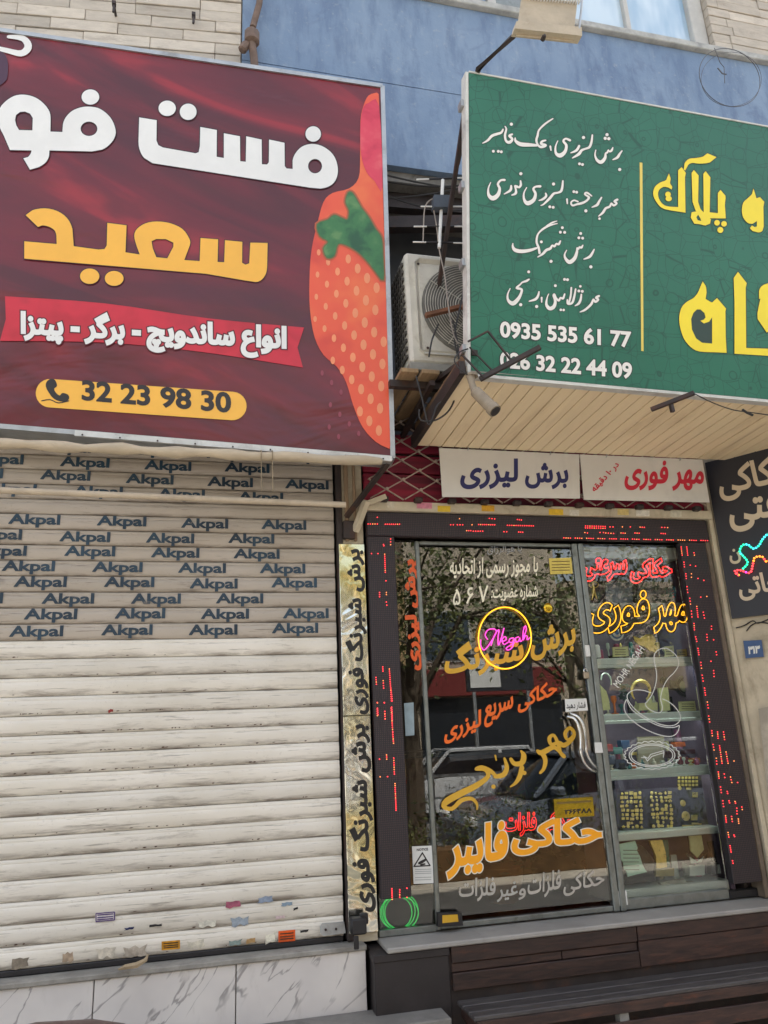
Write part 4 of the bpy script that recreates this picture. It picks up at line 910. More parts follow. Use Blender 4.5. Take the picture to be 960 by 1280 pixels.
# air conditioner
ac = thing('air_conditioner', (1.5, -.5, 3.5), 'dusty outdoor air conditioning unit squeezed between the two signs', 'air conditioner')
m_ac = M('aged_white_casing', lin(196, 192, 180), .55, var=.1, dirt=lin(140, 130, 112), dirt_amt=.5)
ax0, ax1, ay0, ay1, az0, az1 = 1.10, 1.95, -.65, -.33, 3.6, 4.32
MB().box(ax0, ax1, ay0, ay1, az0, az1, .018).build('casing', m_ac, ac)
MB().box(ax0+.05, ax0+.72, ay0-.008, ay0+.01, az0+.05, az1-.05, .03).build('front_panel', m_ac, ac)
fc = (ax0+.38, ay0-.012, (az0+az1)/2); 
MB().lathe([(.295, .012), (.30, -.002), (.285, -.004), (.27, .006), (.1, .007)], fc, 40, (0, -1, 0)).build('fan_opening', M('dark_fan_well', lin(104, 102, 96), .8), ac)
gl_ = MB()
for r in np.linspace(.03, .285, 18):
    gl_.tube([(fc[0]+r*math.cos(a), fc[1]-.018-.012*(1-r/.3), fc[2]+r*math.sin(a)) for a in [i/36*2*math.pi for i in range(36)]], .0022 if int(round(r*100)) % 5 else .0036, 4, True)
for k in range(8):
    a = k/8*2*math.pi+.2; gl_.tube([(fc[0]+.03*math.cos(a), fc[1]-.026, fc[2]+.03*math.sin(a)), (fc[0]+.29*math.cos(a), fc[1]-.016, fc[2]+.29*math.sin(a))], .003, 4)
gl_.build('fan_grille', M('grille_grey', lin(186, 182, 170), .5), ac)
MB().lathe([(.05, 0), (.05, .012), (.03, .018)], (fc[0], fc[1]-.022, fc[2]), 16, (0, -1, 0)).build('badge', m_black, ac)
for k in range(3):
    a = k*2.094+.5; mb = MB(); c0 = Vector(fc); e1 = Vector((math.cos(a), 0, math.sin(a))); e2 = Vector((-math.sin(a), 0, math.cos(a)))
    mb.add([c0+e1*.05+e2*.03, c0+e1*.25+e2*.10, c0+e1*.25-e2*.06+Vector((0, .0, 0)), c0+e1*.05-e2*.03], [(0, 1, 2, 3)]); mb.v = [(x, y-.006-(.006 if i in (0, 1) else 0), z) for i, (x, y, z) in enumerate(mb.v)]; mb.build('fan_blade', M('blade_grey', lin(92, 90, 88), .5), ac)
mb = MB()
for k in range(13):
    z = az0+.05+k*.05; mb.box(ax0-.012, ax0-.001, ay0+.04, ay1-.02, z, z+.018)
for k in range(6): mb.box(ax0-.016, ax0-.012, ay0+.05+k*.045, ay0+.056+k*.045, az0+.04, az0+.68)
mb.build('side_louvres', M('louvre_dark', lin(76, 72, 66), .7), ac)
MB().box(ax0-.01, ax1, ay0-.01, ay1+.01, az0-.05, az0-.003, .004).build('base_tray', M('tray_grey', lin(140, 138, 130), .6), ac)
mb = MB()
for x, y in ((ax0+.075, az1-.085), (ax0+.10, az0+.09)): mb.lathe([(.008, 0), (.008, .004)], (x, ay0-.009, y), 8, (0, -1, 0))
mb.build('screws', m_iron, ac)
cr = thing('unit_cradle', (1.4, -.3, 3.45), 'weathered timber and iron cradle under the air conditioning unit', 'bracket')
for k, x in enumerate((1.02, 1.14, 1.30, 1.46)):
    MB().box(x, x+.1, -.72, .1, 3.50, 3.525, .003).build('plank', M('weathered_timber', lin(150, 124, 92), .85, var=.3, stretch=(3, .5, 1), per=True, dirt=lin(70, 56, 44)), cr)
MB().bar((.98, -.6, 3.48), (1.9, -.6, 3.48), .04, .04).bar((.98, -.05, 3.47), (1.9, -.05, 3.47), .04, .04).bar((1.2, .1, 3.4), (1.2, -.7, 3.455), .03, .03).build('iron_frame', m_iron, cr)
top(MB().bar((1.18, -.72, 3.86), (1.62, -.75, 4.0), .035, .02), 'rusty_bar', M('rust', lin(124, 84, 62), .9, var=.4), 'rusty flat bar fixed across the fan grille', 'bar')
wi = MB()
for pts in (((520, 470), (528, 500), (535, 530), (541, 522), (548, 505), (570, 495)), ((566, 400), (572, 430), (575, 470)), ((583, 330), (578, 370), (568, 420), (574, 450)), ((548, 405), (540, 425), (536, 446)), ((524, 512), (526, 525), (545, 525), (562, 512), (570, 490), (566, 470))):
    wi.tube([onY(x, y, -.8) for x, y in smooth(pts, 5)], .005, 5)
top(wi, 'hanging_cables', m_wire, 'tangled cables drooping below the air conditioning unit', 'cable')

# ================================================================== THE SHOP FRONT
m_in = M('dim_interior_wall', lin(74, 66, 60), .8, var=.2)
rm = MB().box(.955, .975, .06, 2.2, .6, 2.95).box(3.2, 3.22, .06, 2.2, .6, 2.95).box(.955, 3.22, 2.18, 2.199, .6, 2.95).box(.955, 3.22, .02, 2.2, 2.952, 3.40)
struct(rm, 'interior_wall', m_in)
struct(MB().box(.955, 3.22, .1, 2.2, .55, .602), 'shop_floor', M('dark_floor_tile', lin(92, 80, 68), .4, var=.15))
struct(MB().box(3.22, 3.36, .05, .3, 0, 3.4).box(.74, 3.36, .12, .3, 0, .54), 'door_jamb_wall', m_iron)
# sill, planks, bench
struct(MB().box(.93, 3.32, -.225, .1, .578, .603, .006), 'stone_sill', M('grey_sill_stone', lin(158, 154, 148), .6, var=.15, scale=4, dirt=lin(110, 108, 104), dirt_amt=.4))
def wood(name, c1, c2, worn, amt=.35):
    t = NT(name); p = t.pos((1.2, 9, 9)); n = t.noise(p, 5, 6, .65, .6); w = t.noise(t.pos((1, 4, 5)), 5, 5, .7)
    o = t.mix(t.ramp(n, .3, .7), c1, c2); o = t.mix(t.math('MULTIPLY', t.ramp(w, .56, .74), amt), o, worn)
    oi = t.n('ShaderNodeObjectInfo'); h = t.n('ShaderNodeHueSaturation'); t.l(o, h.inputs['Color']); t.l(t.math('MULTIPLY_ADD', oi.outputs['Random'], .5, .75), h.inputs['Value'])
    t.col(h.outputs[0]); t.rough(.5); t.bump(n, .5, .004); return t.m
m_wd = wood('dark_stained_wood', lin(44, 32, 30), lin(74, 52, 44), lin(124, 70, 44))
cl = thing('plank_cladding', (2.2, -.2, .34), 'dark stained planks cladding the step under the shop sill', 'cladding')
MB().box(1.25, 3.34, -.19, .1, .0, .55).build('backing', m_iron, cl)
for x0, x1, z0, z1, d in ((1.262, 2.298, .503, .576, .0), (2.304, 3.32, .505, .576, 0), (1.262, 1.86, .46, .500, .012), (1.864, 2.298, .46, .500, .012), (2.304, 3.32, .38, .502, .004), (1.262, 2.298, .38, .457, 0)):
    MB().box(x0, x1, -.215+d, -.192, z0, z1, .003).build('plank', m_wd, cl)
bx = thing('step_box', (1.05, -.2, .33), 'black box-shaped end block of the step beside the marble dado', 'box')
MB().box(.868, 1.25, -.205, .1, .02, .576, .004).build('body', M('black_board', lin(44, 38, 38), .55, var=.25), bx)
MB().box(.862, 1.254, -.212, -.1, .54, .575, .003).build('edge_strip', M('black_board', lin(1, 1, 1)), bx)
be = thing('bench', (2.2, -.35, 0), 'low worn dark wooden bench in front of the shop step', 'bench')
m_seat = wood('worn_grey_seat', lin(62, 58, 58), lin(84, 80, 78), lin(140, 130, 120), .3)
for k, (y0, y1) in enumerate(((-.318, -.23), (-.408, -.322), (-.478, -.412))):
    MB().box(1.27, 3.6, y0, y1, .325, .345, .004).build('seat_board', m_seat, be)
MB().box(1.285, 3.6, -.476, -.455, .275, .324, .003).build('apron', m_wd, be)
MB().box(1.285, 3.6, -.46, -.44, .16, .235, .003).build('lower_rail', m_wd, be)
for x in (1.29, 2.02, 2.9): MB().box(x, x+.05, -.452, -.40, .0, .324, .003).build('leg', M('pale_leg', lin(150, 148, 144), .7) if x == 2.02 else m_wd, be)
MB().box(1.285, 1.31, -.45, -.24, .27, .324, .003).build('end_board', m_wd, be)

# ------------------------------------------------------------------ glass
def glass(name, tint=(.86, .9, .88, 1), ior=1.75):
    t = NT(name); o = t.t.nodes['Material Output']; fr = t.n('ShaderNodeFresnel'); fr.inputs[0].default_value = ior
    tr = t.n('ShaderNodeBsdfTransparent'); tr.inputs[0].default_value = tint; gl = t.n('ShaderNodeBsdfGlossy'); gl.inputs['Roughness'].default_value = .0
    ms_ = t.n('ShaderNodeMixShader'); t.l(fr.outputs[0], ms_.inputs[0]); t.l(tr.outputs[0], ms_.inputs[1]); t.l(gl.outputs[0], ms_.inputs[2]); t.l(ms_.outputs[0], o.inputs[0])
    b = t.n('ShaderNodeBump'); b.inputs['Strength'].default_value = .04; b.inputs['Distance'].default_value = .01; t.l(t.noise(t.pos(), 1.6, 2), b.inputs['Height']); t.l(b.outputs[0], gl.inputs['Normal'])
    return t.m
m_glass = glass('tinted_door_glass', (.72, .74, .72, 1), 1.85); m_glass2 = glass('display_glass', (.95, .97, .96, 1), 1.5)
P0 = YP(-.006)
wl = thing('side_window', (1.1, 0, .62), 'narrow fixed pane between the left red display and the glass door', 'window')
MB().box(.945, 1.248, -.006, .0, .64, 2.74).build('pane', m_glass, wl)
MB().box(.94, 1.25, -.012, .03, .606, .638, .003).build('bottom_rail', m_alu, wl)
dr = thing('shop_door', (1.8, 0, .605), 'glass shop door covered in gold, orange and silver Persian lettering', 'door')
MB().box(1.278, 2.286, -.006, .0, .668, 2.70).build('pane', m_glass, dr)
MB().box(1.25, 1.276, -.014, .03, .61, 2.738, .004).build('stile', m_alu, dr)
MB().box(2.288, 2.327, -.020, .03, .61, 2.738, .005).build('stile', m_alu, dr)
MB().box(1.277, 2.287, -.012, .03, .612, .64, .004).build('bottom_rail', m_alu, dr)
MB().box(1.277, 2.287, -.012, .03, 2.715, 2.738, .004).build('top_rail', m_alu, dr)
dw = thing('display_window', (2.7, 0, .605), 'shop display window with shelves of trophies and plaques behind the glass', 'window')
MB().box(2.367, 3.04, -.006, .0, .668, 2.738).build('pane', m_glass2, dw)
MB().box(2.330, 2.366, -.026, .03, .61, 2.738, .005).build('stile', m_alu, dw)
MB().box(2.367, 3.04, -.012, .03, .612, .666, .004).build('bottom_rail', m_alu, dw)
MB().box(3.042, 3.24, -.012, .03, .612, .654, .004).build('corner_rail', m_black, dw)
# vinyl lettering on the door
OG = .0015
g_gold = PRINT('gold_vinyl', lin(214, 166, 52), .35); g_or = PRINT('orange_vinyl', lin(240, 108, 30), .4); g_cr = PRINT('cream_glass_vinyl', lin(244, 238, 214), .4); g_sil = M('silver_vinyl', lin(190, 190, 186), .3, metal=.6, var=.15, bump=.1)
g_or2 = PRINT('bright_orange_vinyl', lin(252, 168, 22), .4); g_wh = PRINT('white_edge_vinyl', lin(232, 226, 210), .4)
def gw_(s, a, b, h, bold, mat, parent=dr, up=(.03, -1), label=None, off=OG, res=3): return decal('lettering', write(s, a, b, h, bold, up, res), P0, off, mat, parent, label)
gw_('یا هوالرزاق', (609, 694), (652, 692), 12, .0, PRINT('grey_vinyl', lin(150, 152, 154)))
gw_('با مجوز رسمی از اتحادیه', (562, 724), (672, 721), 26, .022, g_cr); gw_('شماره عضویت:', (614, 752), (672, 750), 19, .022, g_cr)
gw_('۵ ۶ ۷', (566, 757), (610, 752), 21, .012, g_cr)
for s, a, b, h in (('شبرنگ', (555, 853), (654, 834), 46), ('برش', (663, 828), (719, 816), 42)): gw_(s, a, b, h, .035, g_gold)
gw_('حکاکی', (647, 893), (696, 873), 26, .035, g_or); gw_('سریع', (605, 911), (641, 897), 28, .035, g_or); gw_('لیزری', (555, 932), (601, 914), 28, .035, g_or)
# gold calligraphic words, traced
kal = [[(775, 345, 20), (740, 370, 14), (725, 335, 20), (750, 305, 20), (775, 330, 18), (765, 365, 20), (720, 400, 26), (690, 385, 22), (650, 395, 18), (640, 360, 22), (665, 345, 16), (690, 400, 20), (700, 440, 18), (720, 460, 22), (690, 430, 16), (660, 410, 24), (600, 440, 30), (575, 430, 18)], [(600, 440, 26), (618, 480, 24), (610, 525, 20), (590, 550, 14)],
 [(485, 430, 10), (500, 455, 28), (490, 495, 30), (450, 500, 24), (430, 475, 20)], [(490, 520, 26), (478, 570, 26), (455, 605, 18), (428, 625, 8)], [(395, 470, 12), (408, 520, 24), (390, 560, 28), (345, 570, 22)], [(345, 455, 10), (350, 480, 8)], [(350, 570, 18), (320, 540, 22), (270, 520, 24), (240, 530, 16), (290, 530, 24), (305, 570, 24), (240, 620, 32), (150, 665, 36), (80, 705, 36), (65, 735, 24), (110, 745, 22), (160, 700, 24), (215, 690, 20), (245, 720, 14), (245, 750, 6)], [(335, 625, 12)], [(503, 550, 12)]]
decal('lettering', crop(pen(kal), 540, 840, 4.36), P0, OG, g_gold, dr)
f3 = write('حکاکی', (639, 1070), (752, 1063), 44, .045, (.03, -1))+write('فایبر', (558, 1100), (634, 1088), 64, .045, (.03, -1))
decal('lettering_outline', [offset(c, 1.3) for c in f3], P0, OG, g_wh, dr); decal('lettering', f3, P0, OG+.0013, g_or2, dr)
for s, a, b, h in (('حکاکی', (704, 1121), (755, 1112), 27), ('فلزات', (659, 1126), (701, 1118), 32), ('و', (648, 1125), (657, 1124), 14), ('غیر', (621, 1128), (647, 1124), 23), ('فلزات', (573, 1128), (619, 1126), 30)): gw_(s, a, b, h, .02, g_sil)
vertical_text('برش لیزری', dr, P0, OG, PRINT('red_orange_vinyl', lin(226, 92, 34), .4), lambda v: 504+(v-698)*.03, lambda v: 522+(v-698)*.045, 699, 838, .05)
# stickers, plates
def card(name, px, plane, off, mat, parent=None, th=.002, lab=None):
    mb = MB(); mb.hexa([plane.hit(x, y, off+th) for x, y in px], [plane.hit(x, y, off) for x, y in px]); o = mb.build(name, mat, parent)
    if lab: o['label'] = lab
    return o
ns = card('sticker', [(515, 1058), (540, 1057), (542, 1104), (517, 1105)], P0, .0005, m_white, dr, lab='white surveillance notice sticker')
tri = [(517.5, 1083), (537.5, 1082), (528, 1066)]
decal('triangle', [ccw(offset(ccw(tri), .8)), ccw(offset(ccw(tri), -.9), False)], P0, .004, ink, ns)
decal('camera_symbol', pen([[(524, 1079, 3.2), (528, 1077, 3.6), (532, 1074.5, 2.6)], [(526, 1081, 1.2), (531, 1080, 1.2)]]), P0, .004, ink, ns)
decal('notice_word', write('NOTICE', (521, 1064), (535, 1063), 3.2, .03), P0, .004, ink, ns)
decal('small_print', [ccw(capsule((519, y), (539, y-.6), .35, .35, 2)) for y in (1087, 1089.5, 1092, 1097, 1100)], P0, .004, PRINT('grey_ink', lin(150, 150, 150)), ns)
card('sticker', [(505, 879), (517, 878), (518, 919), (507, 920)], P0, .0005, M('pale_blue_paper', lin(150, 168, 176), .6), dr, lab='pale blue paper strip')
gp = card('plate', [(686, 698), (714, 697), (716, 717), (688, 718)], P0, .0005, M('brass_plate', lin(206, 184, 96), .3, metal=.7, var=.2, bump=.1), dr, lab='small brass plate with fine engraving')
decal('engraving', [ccw(capsule((690, y), (712, y-.5), .5, .5, 2)) for y in (702, 706, 709.5, 713)], P0, .004, PRINT('engraving_brown', lin(110, 90, 40)), gp)
mg = M('gold_mirror_plate', lin(212, 176, 60), .15, metal=1, var=.15, bump=.35, bscale=14)
gp2 = card('plate', [(692, 999), (741, 996), (743, 1020), (694, 1023)], P0, .0005, mg, dr, lab='larger gold mirror plate with a phone number')
decal('numerals', write('۲۶۶۴۸۸', (706, 1018), (740, 1016), 6, .03), P0, .0045, ink, gp2); decal('engraving', [ccw(capsule((697, 1004), (738, 1001.5), 1.2, 1.2, 3))], P0, .0045, PRINT('engraving_brown', lin(1, 1, 1)), gp2)
MB().lathe([(.03, 0), (.03, .004), (.024, .008), (.008, .009)], P0.hit(685, 760, .0), 18, (0, -1, 0)).build('coin_disc', mg, dr)
ps = card('push_plate', [(706, 874), (733, 873), (735, 888), (707, 890)], YP(-.02), .001, m_white, dr, .004)
decal('lettering', write('فشار دهید', (708, 888), (732, 887), 10, .02), YP(-.025), .001, ink, ps)
ch = M('chrome', lin(210, 212, 212), .12, metal=1, var=.05, bump=.05)
for pts, nm in ((((709, 896), (717, 898), (723, 908), (726, 925), (726, 940), (730, 953), (738, 962), (744, 964)), 'handle'), (((713, 892), (722, 896), (729, 907), (732, 925), (733, 940), (738, 952), (746, 960)), 'handle')):
    q = smooth(pts, 4); n = len(q); MB().tube([onY(x, y, -.03-.045*math.sin(math.pi*i/(n-1))**.5) for i, (x, y) in enumerate(q)], .0095, 10).build(nm, ch, dr)
hp = MB().box(2.292, 2.322, -.034, -.021, 2.02, 2.09, .003); hp.build('hasp', m_white, dr)
p_ = onY(732, 840, -.04)
pk = thing('padlock', p_, 'small brass padlock hanging on the hasp of the glass door', 'padlock')
MB().box(p_[0]-.018, p_[0]+.018, p_[1]-.012, p_[1]+.008, p_[2]-.04, p_[2], .004).build('body', M('padlock_metal', lin(176, 160, 140), .35, metal=.7), pk)
MB().tube([(p_[0]+.012*math.cos(a), p_[1], p_[2]+.02*math.sin(a)) for a in [i/8*math.pi for i in range(9)]], .004, 6).build('shackle', ch, pk)
card('sticker', [(768, 1114), (783, 1113), (785, 1131), (770, 1133)], YP(-.012), .001, m_white, dw, lab='blank white label at the foot of the display window')
card('hinge_plate', [(743, 928), (752, 928), (754, 941), (744, 941)], YP(-.027), .001, m_white, dw, .004)
# line drawings on the display glass
lw_ = PRINT('white_line_vinyl', lin(222, 222, 218), .4)
def closed(p): return smooth(p+[p[0]], 4)
def line(ps, w=5): return [ccw(capsule(q[i], q[i+1], w/2, w/2, 2)) for ps_ in ps for q in [ps_] for i in range(len(q)-1)]
stamp = [closed([(400, 715), (440, 668), (470, 600), (485, 520), (478, 450), (465, 390), (472, 340), (505, 310), (555, 302), (605, 330), (642, 375), (648, 430), (618, 482), (568, 532), (532, 600), (515, 680), (528, 740), (520, 776), (490, 785), (445, 768), (410, 742)]),
 smooth([(445, 637), (380, 617), (310, 617), (265, 652), (278, 705), (340, 775), (430, 835), (525, 876), (605, 882), (655, 850), (660, 800), (620, 740), (570, 700), (530, 682)], 4),
 smooth([(262, 690), (300, 762), (390, 828), (500, 882), (600, 897), (655, 880)], 4), smooth([(258, 685), (241, 740), (265, 805), (350, 880), (450, 932), (540, 960), (605, 960), (642, 930), (656, 885)], 4)]
seal = [[(450+(205+7*math.cos(24*a))*math.cos(a), 1105+(104+5*math.cos(24*a))*math.sin(a)) for a in [i/120*2*math.pi for i in range(121)]], [(450+172*math.cos(a), 1105+86*math.sin(a)) for a in [i/40*2*math.pi for i in range(41)]], [(450+156*math.cos(a), 1105+76*math.sin(a)) for a in [i/40*2*math.pi for i in range(41)]],
 [(370, 1122), (400, 1122), (415, 1148), (450, 1112), (540, 1085), (535, 1120)], [(385, 1110), (420, 1128), (440, 1098), (538, 1070), (540, 1085)]]
decal('stamp_drawing', crop(line(stamp, 6), 740, 760, 6), P0, OG, lw_, dw)
decal('seal_drawing', crop(line(seal, 6), 740, 760, 6), P0, OG, lw_, dw)
decal('lettering', write('MOHR NEGAH', (773, 860), (806, 812), 9, .01, up=(-.8, -.6)), P0, OG, lw_, dw)

# ------------------------------------------------------------------ neon signs behind the glass
n_y = EM('neon_yellow', (1, .42, .02, 1), .75); n_r = EM('neon_red', (1, .02, .02, 1), 1.2); n_p = EM('neon_pink', (1, .06, .5, 1), .6); n_g = EM('neon_green', (.02, .75, .12, 1), .35)
m_back = M('neon_backing', lin(22, 18, 18), .4)
def neon_word(s, a, b, h, bold, Y, mat, r, t):
    cs = write(s, a, b, h, bold, (.03, -1), 3); vs, fs = fill(cs)
    decal('backing', [offset(c, 2.2) for c in cs], YP(Y), -.008, m_back, t, thick=.004); neon('tube', [q for q in boundary(vs, fs) if abs(area(q)) > 3], YP(Y), 0, r, mat, t)
def neon_text(nm, s, a, b, h, bold, Y, mat, r, lab, back=2.2, up=(.03, -1)):
    pl_ = YP(Y); cs = write(s, a, b, h, bold, up, 3); vs, fs = fill(cs); lp = boundary(vs, fs)
    ctr = pl_.hit((a[0]+b[0])/2, a[1]); t = thing(nm, ctr, lab, 'neon sign')
    if back: decal('backing', [offset(c, back) for c in cs], pl_, -.008, m_back, t, thick=.004)
    neon('tube', [q for q in lp if abs(area(q)) > 3], pl_, 0, r, mat, t); return t
nr_ = neon_text('neon_sign', 'سرعتی', (729, 727), (783, 726), 29, .045, .008, n_r, .003, 'red neon Persian words at the top of the display window')
ny_ = neon_text('neon_sign', 'فوری', (733.5, 792), (811, 791), 53, .045, .008, n_y, .0032, 'yellow neon Persian words below the red neon ones in the display window')
neon_text('neon_sign', 'حکاکی فلزات', (630, 1046), (718, 1043), 30, .02, .12, n_r, .0022, 'dim red neon words low inside the door behind orange lettering', 0)
neon_word('حکاکی', (788, 729), (839.5, 727), 30, .045, .008, n_r, .003, nr_); neon_word('مهر', (817, 792), (859, 790), 38, .045, .008, n_y, .0032, ny_)
nc = thing('neon_sign', onY(631, 836, .03), 'round neon sign with a yellow ring and pink script inside the door', 'neon sign')
PN = YP(-.024); neon('ring', [ell(631, 797.5, 33, 38.5, 40)], PN, 0, .004, n_y, nc)
ng = [[(358, 238), (346, 215), (360, 190), (388, 184), (402, 197), (388, 228), (362, 268), (340, 290), (324, 268), (324, 238)], [(375, 268), (392, 218), (414, 188), (410, 230), (413, 266), (428, 225), (440, 180)], [(428, 248), (450, 240), (446, 222), (430, 238), (440, 262), (462, 250)], [(488, 230), (470, 234), (466, 250), (484, 250), (490, 232), (482, 275), (462, 290), (452, 280), (492, 254)], [(514, 224), (497, 232), (500, 250), (514, 244), (519, 226), (521, 248), (532, 240)], [(532, 240), (551, 190), (545, 168), (536, 200), (536, 240), (547, 218), (556, 222), (556, 240), (572, 226)]]
neon('script', crop([smooth(q, 4) for q in ng], 520, 740, 4), PN, 0, .0032, n_p, nc, False)
gc = thing('neon_coil', onY(500, 1162, .02), 'green glowing coil of light tube at the foot of the narrow side pane', 'neon sign')
for k, (rx, ry, ox) in enumerate(((20, 22, 0), (23, 24, 1), (17, 20, -1), (24, 21, 0))):
    neon('coil', [[(x+ox, y+k*.8) for x, y in ell(499, 1139, rx, ry, 28, k)]], YP(.02+k*.008), 0, .0028, n_g, gc)

# ------------------------------------------------------------------ red running-text displays
def led_panel():
    t = NT('led_panel_face'); g = t.n('ShaderNodeNewGeometry').outputs['Position']; s_ = t.n('ShaderNodeSeparateXYZ'); t.l(g, s_.inputs[0])
    def comb(o, f): return t.math('ABSOLUTE', t.math('SUBTRACT', t.math('FRACT', t.math('MULTIPLY', o, f)), .5))
    a = comb(s_.outputs[0], 90); b = comb(s_.outputs[2], 90)
    d = t.math('ADD', t.math('MULTIPLY', a, a), t.math('MULTIPLY', b, b)); dd_ = t.math('SUBTRACT', 1, t.ramp(d, .05, .12))
    t.col(t.mix(dd_, lin(34, 30, 34), lin(66, 48, 50))); t.rough(.55); t.bump(a, .4, .003); return t.m
m_led = led_panel(); m_dot = EM('lit_red', (1, .04, .05, 1), .85); m_doto = EM('lit_orange', (1, .28, .08, 1), .6)
def display(loc, box, lab, runs):
    t = thing('led_display', loc, lab, 'led display', 'red running-text displays round the shop front')
    x0, x1, z0, z1 = box; MB().box(x0, x1, -.078, -.03, z0, z1, .004).build('panel', m_led, t)
    m1, m2 = MB(), MB(); pl_ = YP(-.079); rs = random.Random(len(runs))
    for (ox, oy, sc_), rr_ in runs:
        for r in rr_:
            if len(r) == 2: pts = [r]
            else:
                n = max(2, int(math.hypot(r[2]-r[0], r[3]-r[1])/sc_/2.5)+1); pts = [(r[0]+(r[2]-r[0])*k/(n-1), r[1]+(r[3]-r[1])*k/(n-1)) for k in range(n)]
            for x, y in pts:
                p = pl_.hit(ox+x/sc_, oy+y/sc_); (m2 if rs.random() < .22 else m1).lathe([(.0034, -.001), (.0034, .002), (.0016, .003)], p, 6, (0, -1, 0))
    for m_, mm, nm in ((m1, m_dot, 'lit_dots'), (m2, m_doto, 'lit_dots')):
        if m_.v: m_.build(nm, mm, t)['kind'] = 'stuff'
    return t
display((2.1, -.06, 2.745), (.94, 3.262, 2.748, 2.895), 'long horizontal red running-text display above the door', [((440, 640, 3), [(60, 45, 95, 45), (125, 46, 178, 46), (95, 20), (118, 122), (370, 48, 380, 48), (395, 48, 415, 48), (403, 25), (430, 70, 445, 70), (455, 72, 490, 72), (450, 48), (475, 47, 535, 48), (515, 24, 535, 26), (583, 50, 680, 52), (570, 74, 580, 74), (620, 28, 635, 30), (625, 75, 640, 76)]),
 ((680, 640, 3.43), [(178, 60, 262, 62), (178, 68, 262, 70), (283, 64, 296, 64), (336, 64), (370, 64), (412, 65, 430, 66), (505, 66, 530, 67), (502, 92, 520, 93), (175, 88, 186, 90), (240, 88, 255, 88), (265, 90, 298, 92), (330, 90, 348, 91), (390, 90, 408, 91)]+[(85+49*k, 111+k*.9, 113+49*k, 112+k*.9) for k in range(13)])])
display((1.02, -.06, .795), (.94, 1.105, .795, 2.745), 'vertical red running-text display at the left of the door', [((390, 560, 3.765), [(370, 428, 370, 455), (342, 500, 345, 585), (280, 497), (310, 497), (338, 460), (348, 625), (318, 680, 318, 700), (350, 680, 350, 690), (350, 725, 352, 740), (333, 1030, 334, 1050), (301, 1080, 303, 1112), (335, 1095, 337, 1130), (364, 1040, 374, 1190), (307, 1198), (340, 1198), (308, 1225, 310, 1255), (375, 1220, 378, 1280), (342, 1240, 344, 1275)]),
 ((400, 860, 3.765), [(333, 0, 340, 60), (335, 95, 342, 205), (270, 70), (303, 70), (270, 100, 270, 130), (305, 110, 307, 145), (342, 210, 346, 260), (280, 335), (313, 315, 314, 335), (347, 330, 350, 405), (283, 418), (318, 417), (353, 450, 358, 575), (338, 945, 340, 995), (375, 950, 375, 985), (409, 942), (409, 985)])])
display((3.12, -.06, .67), (3.032, 3.225, .70, 2.745), 'vertical red running-text display at the right of the display window', [((680, 640, 3.43), [(588, 150, 592, 185), (612, 150, 616, 185), (643, 175, 645, 185), (600, 215, 602, 235), (627, 228), (650, 232), (608, 265, 610, 285), (632, 265, 632, 280), (660, 285), (685, 293), (613, 320, 616, 345), (625, 370, 628, 395), (672, 365), (698, 362), (632, 425, 634, 450), (655, 405, 660, 450), (683, 430, 688, 455), (643, 478, 645, 505), (718, 490, 718, 502), (650, 535, 655, 555), (698, 525, 700, 550), (727, 548), (660, 585, 664, 612), (738, 600, 740, 612), (672, 645, 675, 670), (716, 640), (678, 700, 682, 725), (727, 680, 729, 705), (688, 755, 692, 785), (700, 815, 704, 840), (706, 875, 710, 900)]),
 ((860, 740, 3.2), [(95, 555, 97, 575), (118, 560, 120, 585), (142, 560, 146, 590), (100, 610, 104, 632), (126, 615, 136, 685), (152, 640, 160, 685), (113, 665, 115, 688), (184, 676), (121, 720, 124, 745), (145, 728, 147, 742), (170, 740, 175, 762), (198, 762), (130, 780, 133, 802), (157, 798, 158, 806), (139, 835, 142, 858), (164, 835, 166, 843), (188, 838, 190, 845), (215, 860, 217, 870), (195, 865, 196, 887), (150, 895, 153, 920), (174, 898, 177, 918), (201, 908, 203, 925), (160, 962, 163, 980), (184, 972, 186, 978), (168, 1015, 172, 1040), (178, 1075, 180, 1085)])])
top(MB().box(3.232, 3.268, -.07, .04, .61, 2.9, .005), 'door_post', M('dusty_brown_post', lin(112, 98, 84), .7, var=.25, dirt=lin(70, 60, 52)), 'dusty brown vertical post right of the right-hand red display', 'post')

# ------------------------------------------------------------------ lattice gate, header strip, hanging signs
hd = thing('header_strip', (2.1, -.08, 2.9), 'dirty cream strip with yellow and pink stickers above the long red display', 'strip')
MB().box(.93, 3.3, -.10, -.0, 2.90, 2.958, .004).build('strip', m_plaster, hd)
PH = YP(-.1)
for k, (x0, x1, y, c) in enumerate(((484, 493, 627, lin(206, 196, 176)), (521, 540, 628, lin(206, 130, 150)), (547, 563, 632, lin(220, 184, 50)), (602, 618, 631.5, lin(214, 160, 40)), (686, 704, 636, lin(222, 180, 44)), (712, 724, 637, lin(210, 204, 190)), (772, 786, 636, lin(214, 190, 120)), (795, 812, 637.5, lin(220, 214, 200)), (838, 852, 638.5, lin(206, 200, 180)))):
    o = card('sticker', [(x0, y), (x1, y+.5), (x1, y+8), (x0, y+7.5)], PH, .0005, M('header_label_%d' % k, c, .6, var=.2, scale=40), hd, .0012)
gt_ = thing('lattice_gate', (2.1, -.12, 2.95), 'folded metal lattice gate with riveted diamonds above the shop door', 'gate')
n0, n1, n2 = onY(483.4, 611.5, -.12), onY(524.5, 588.5, -.12), onY(526.2, 614.7, -.12)
hx = (n1[0]-n0[0]); hz = (n1[2]-n0[2])                      # two cells up the rising bar
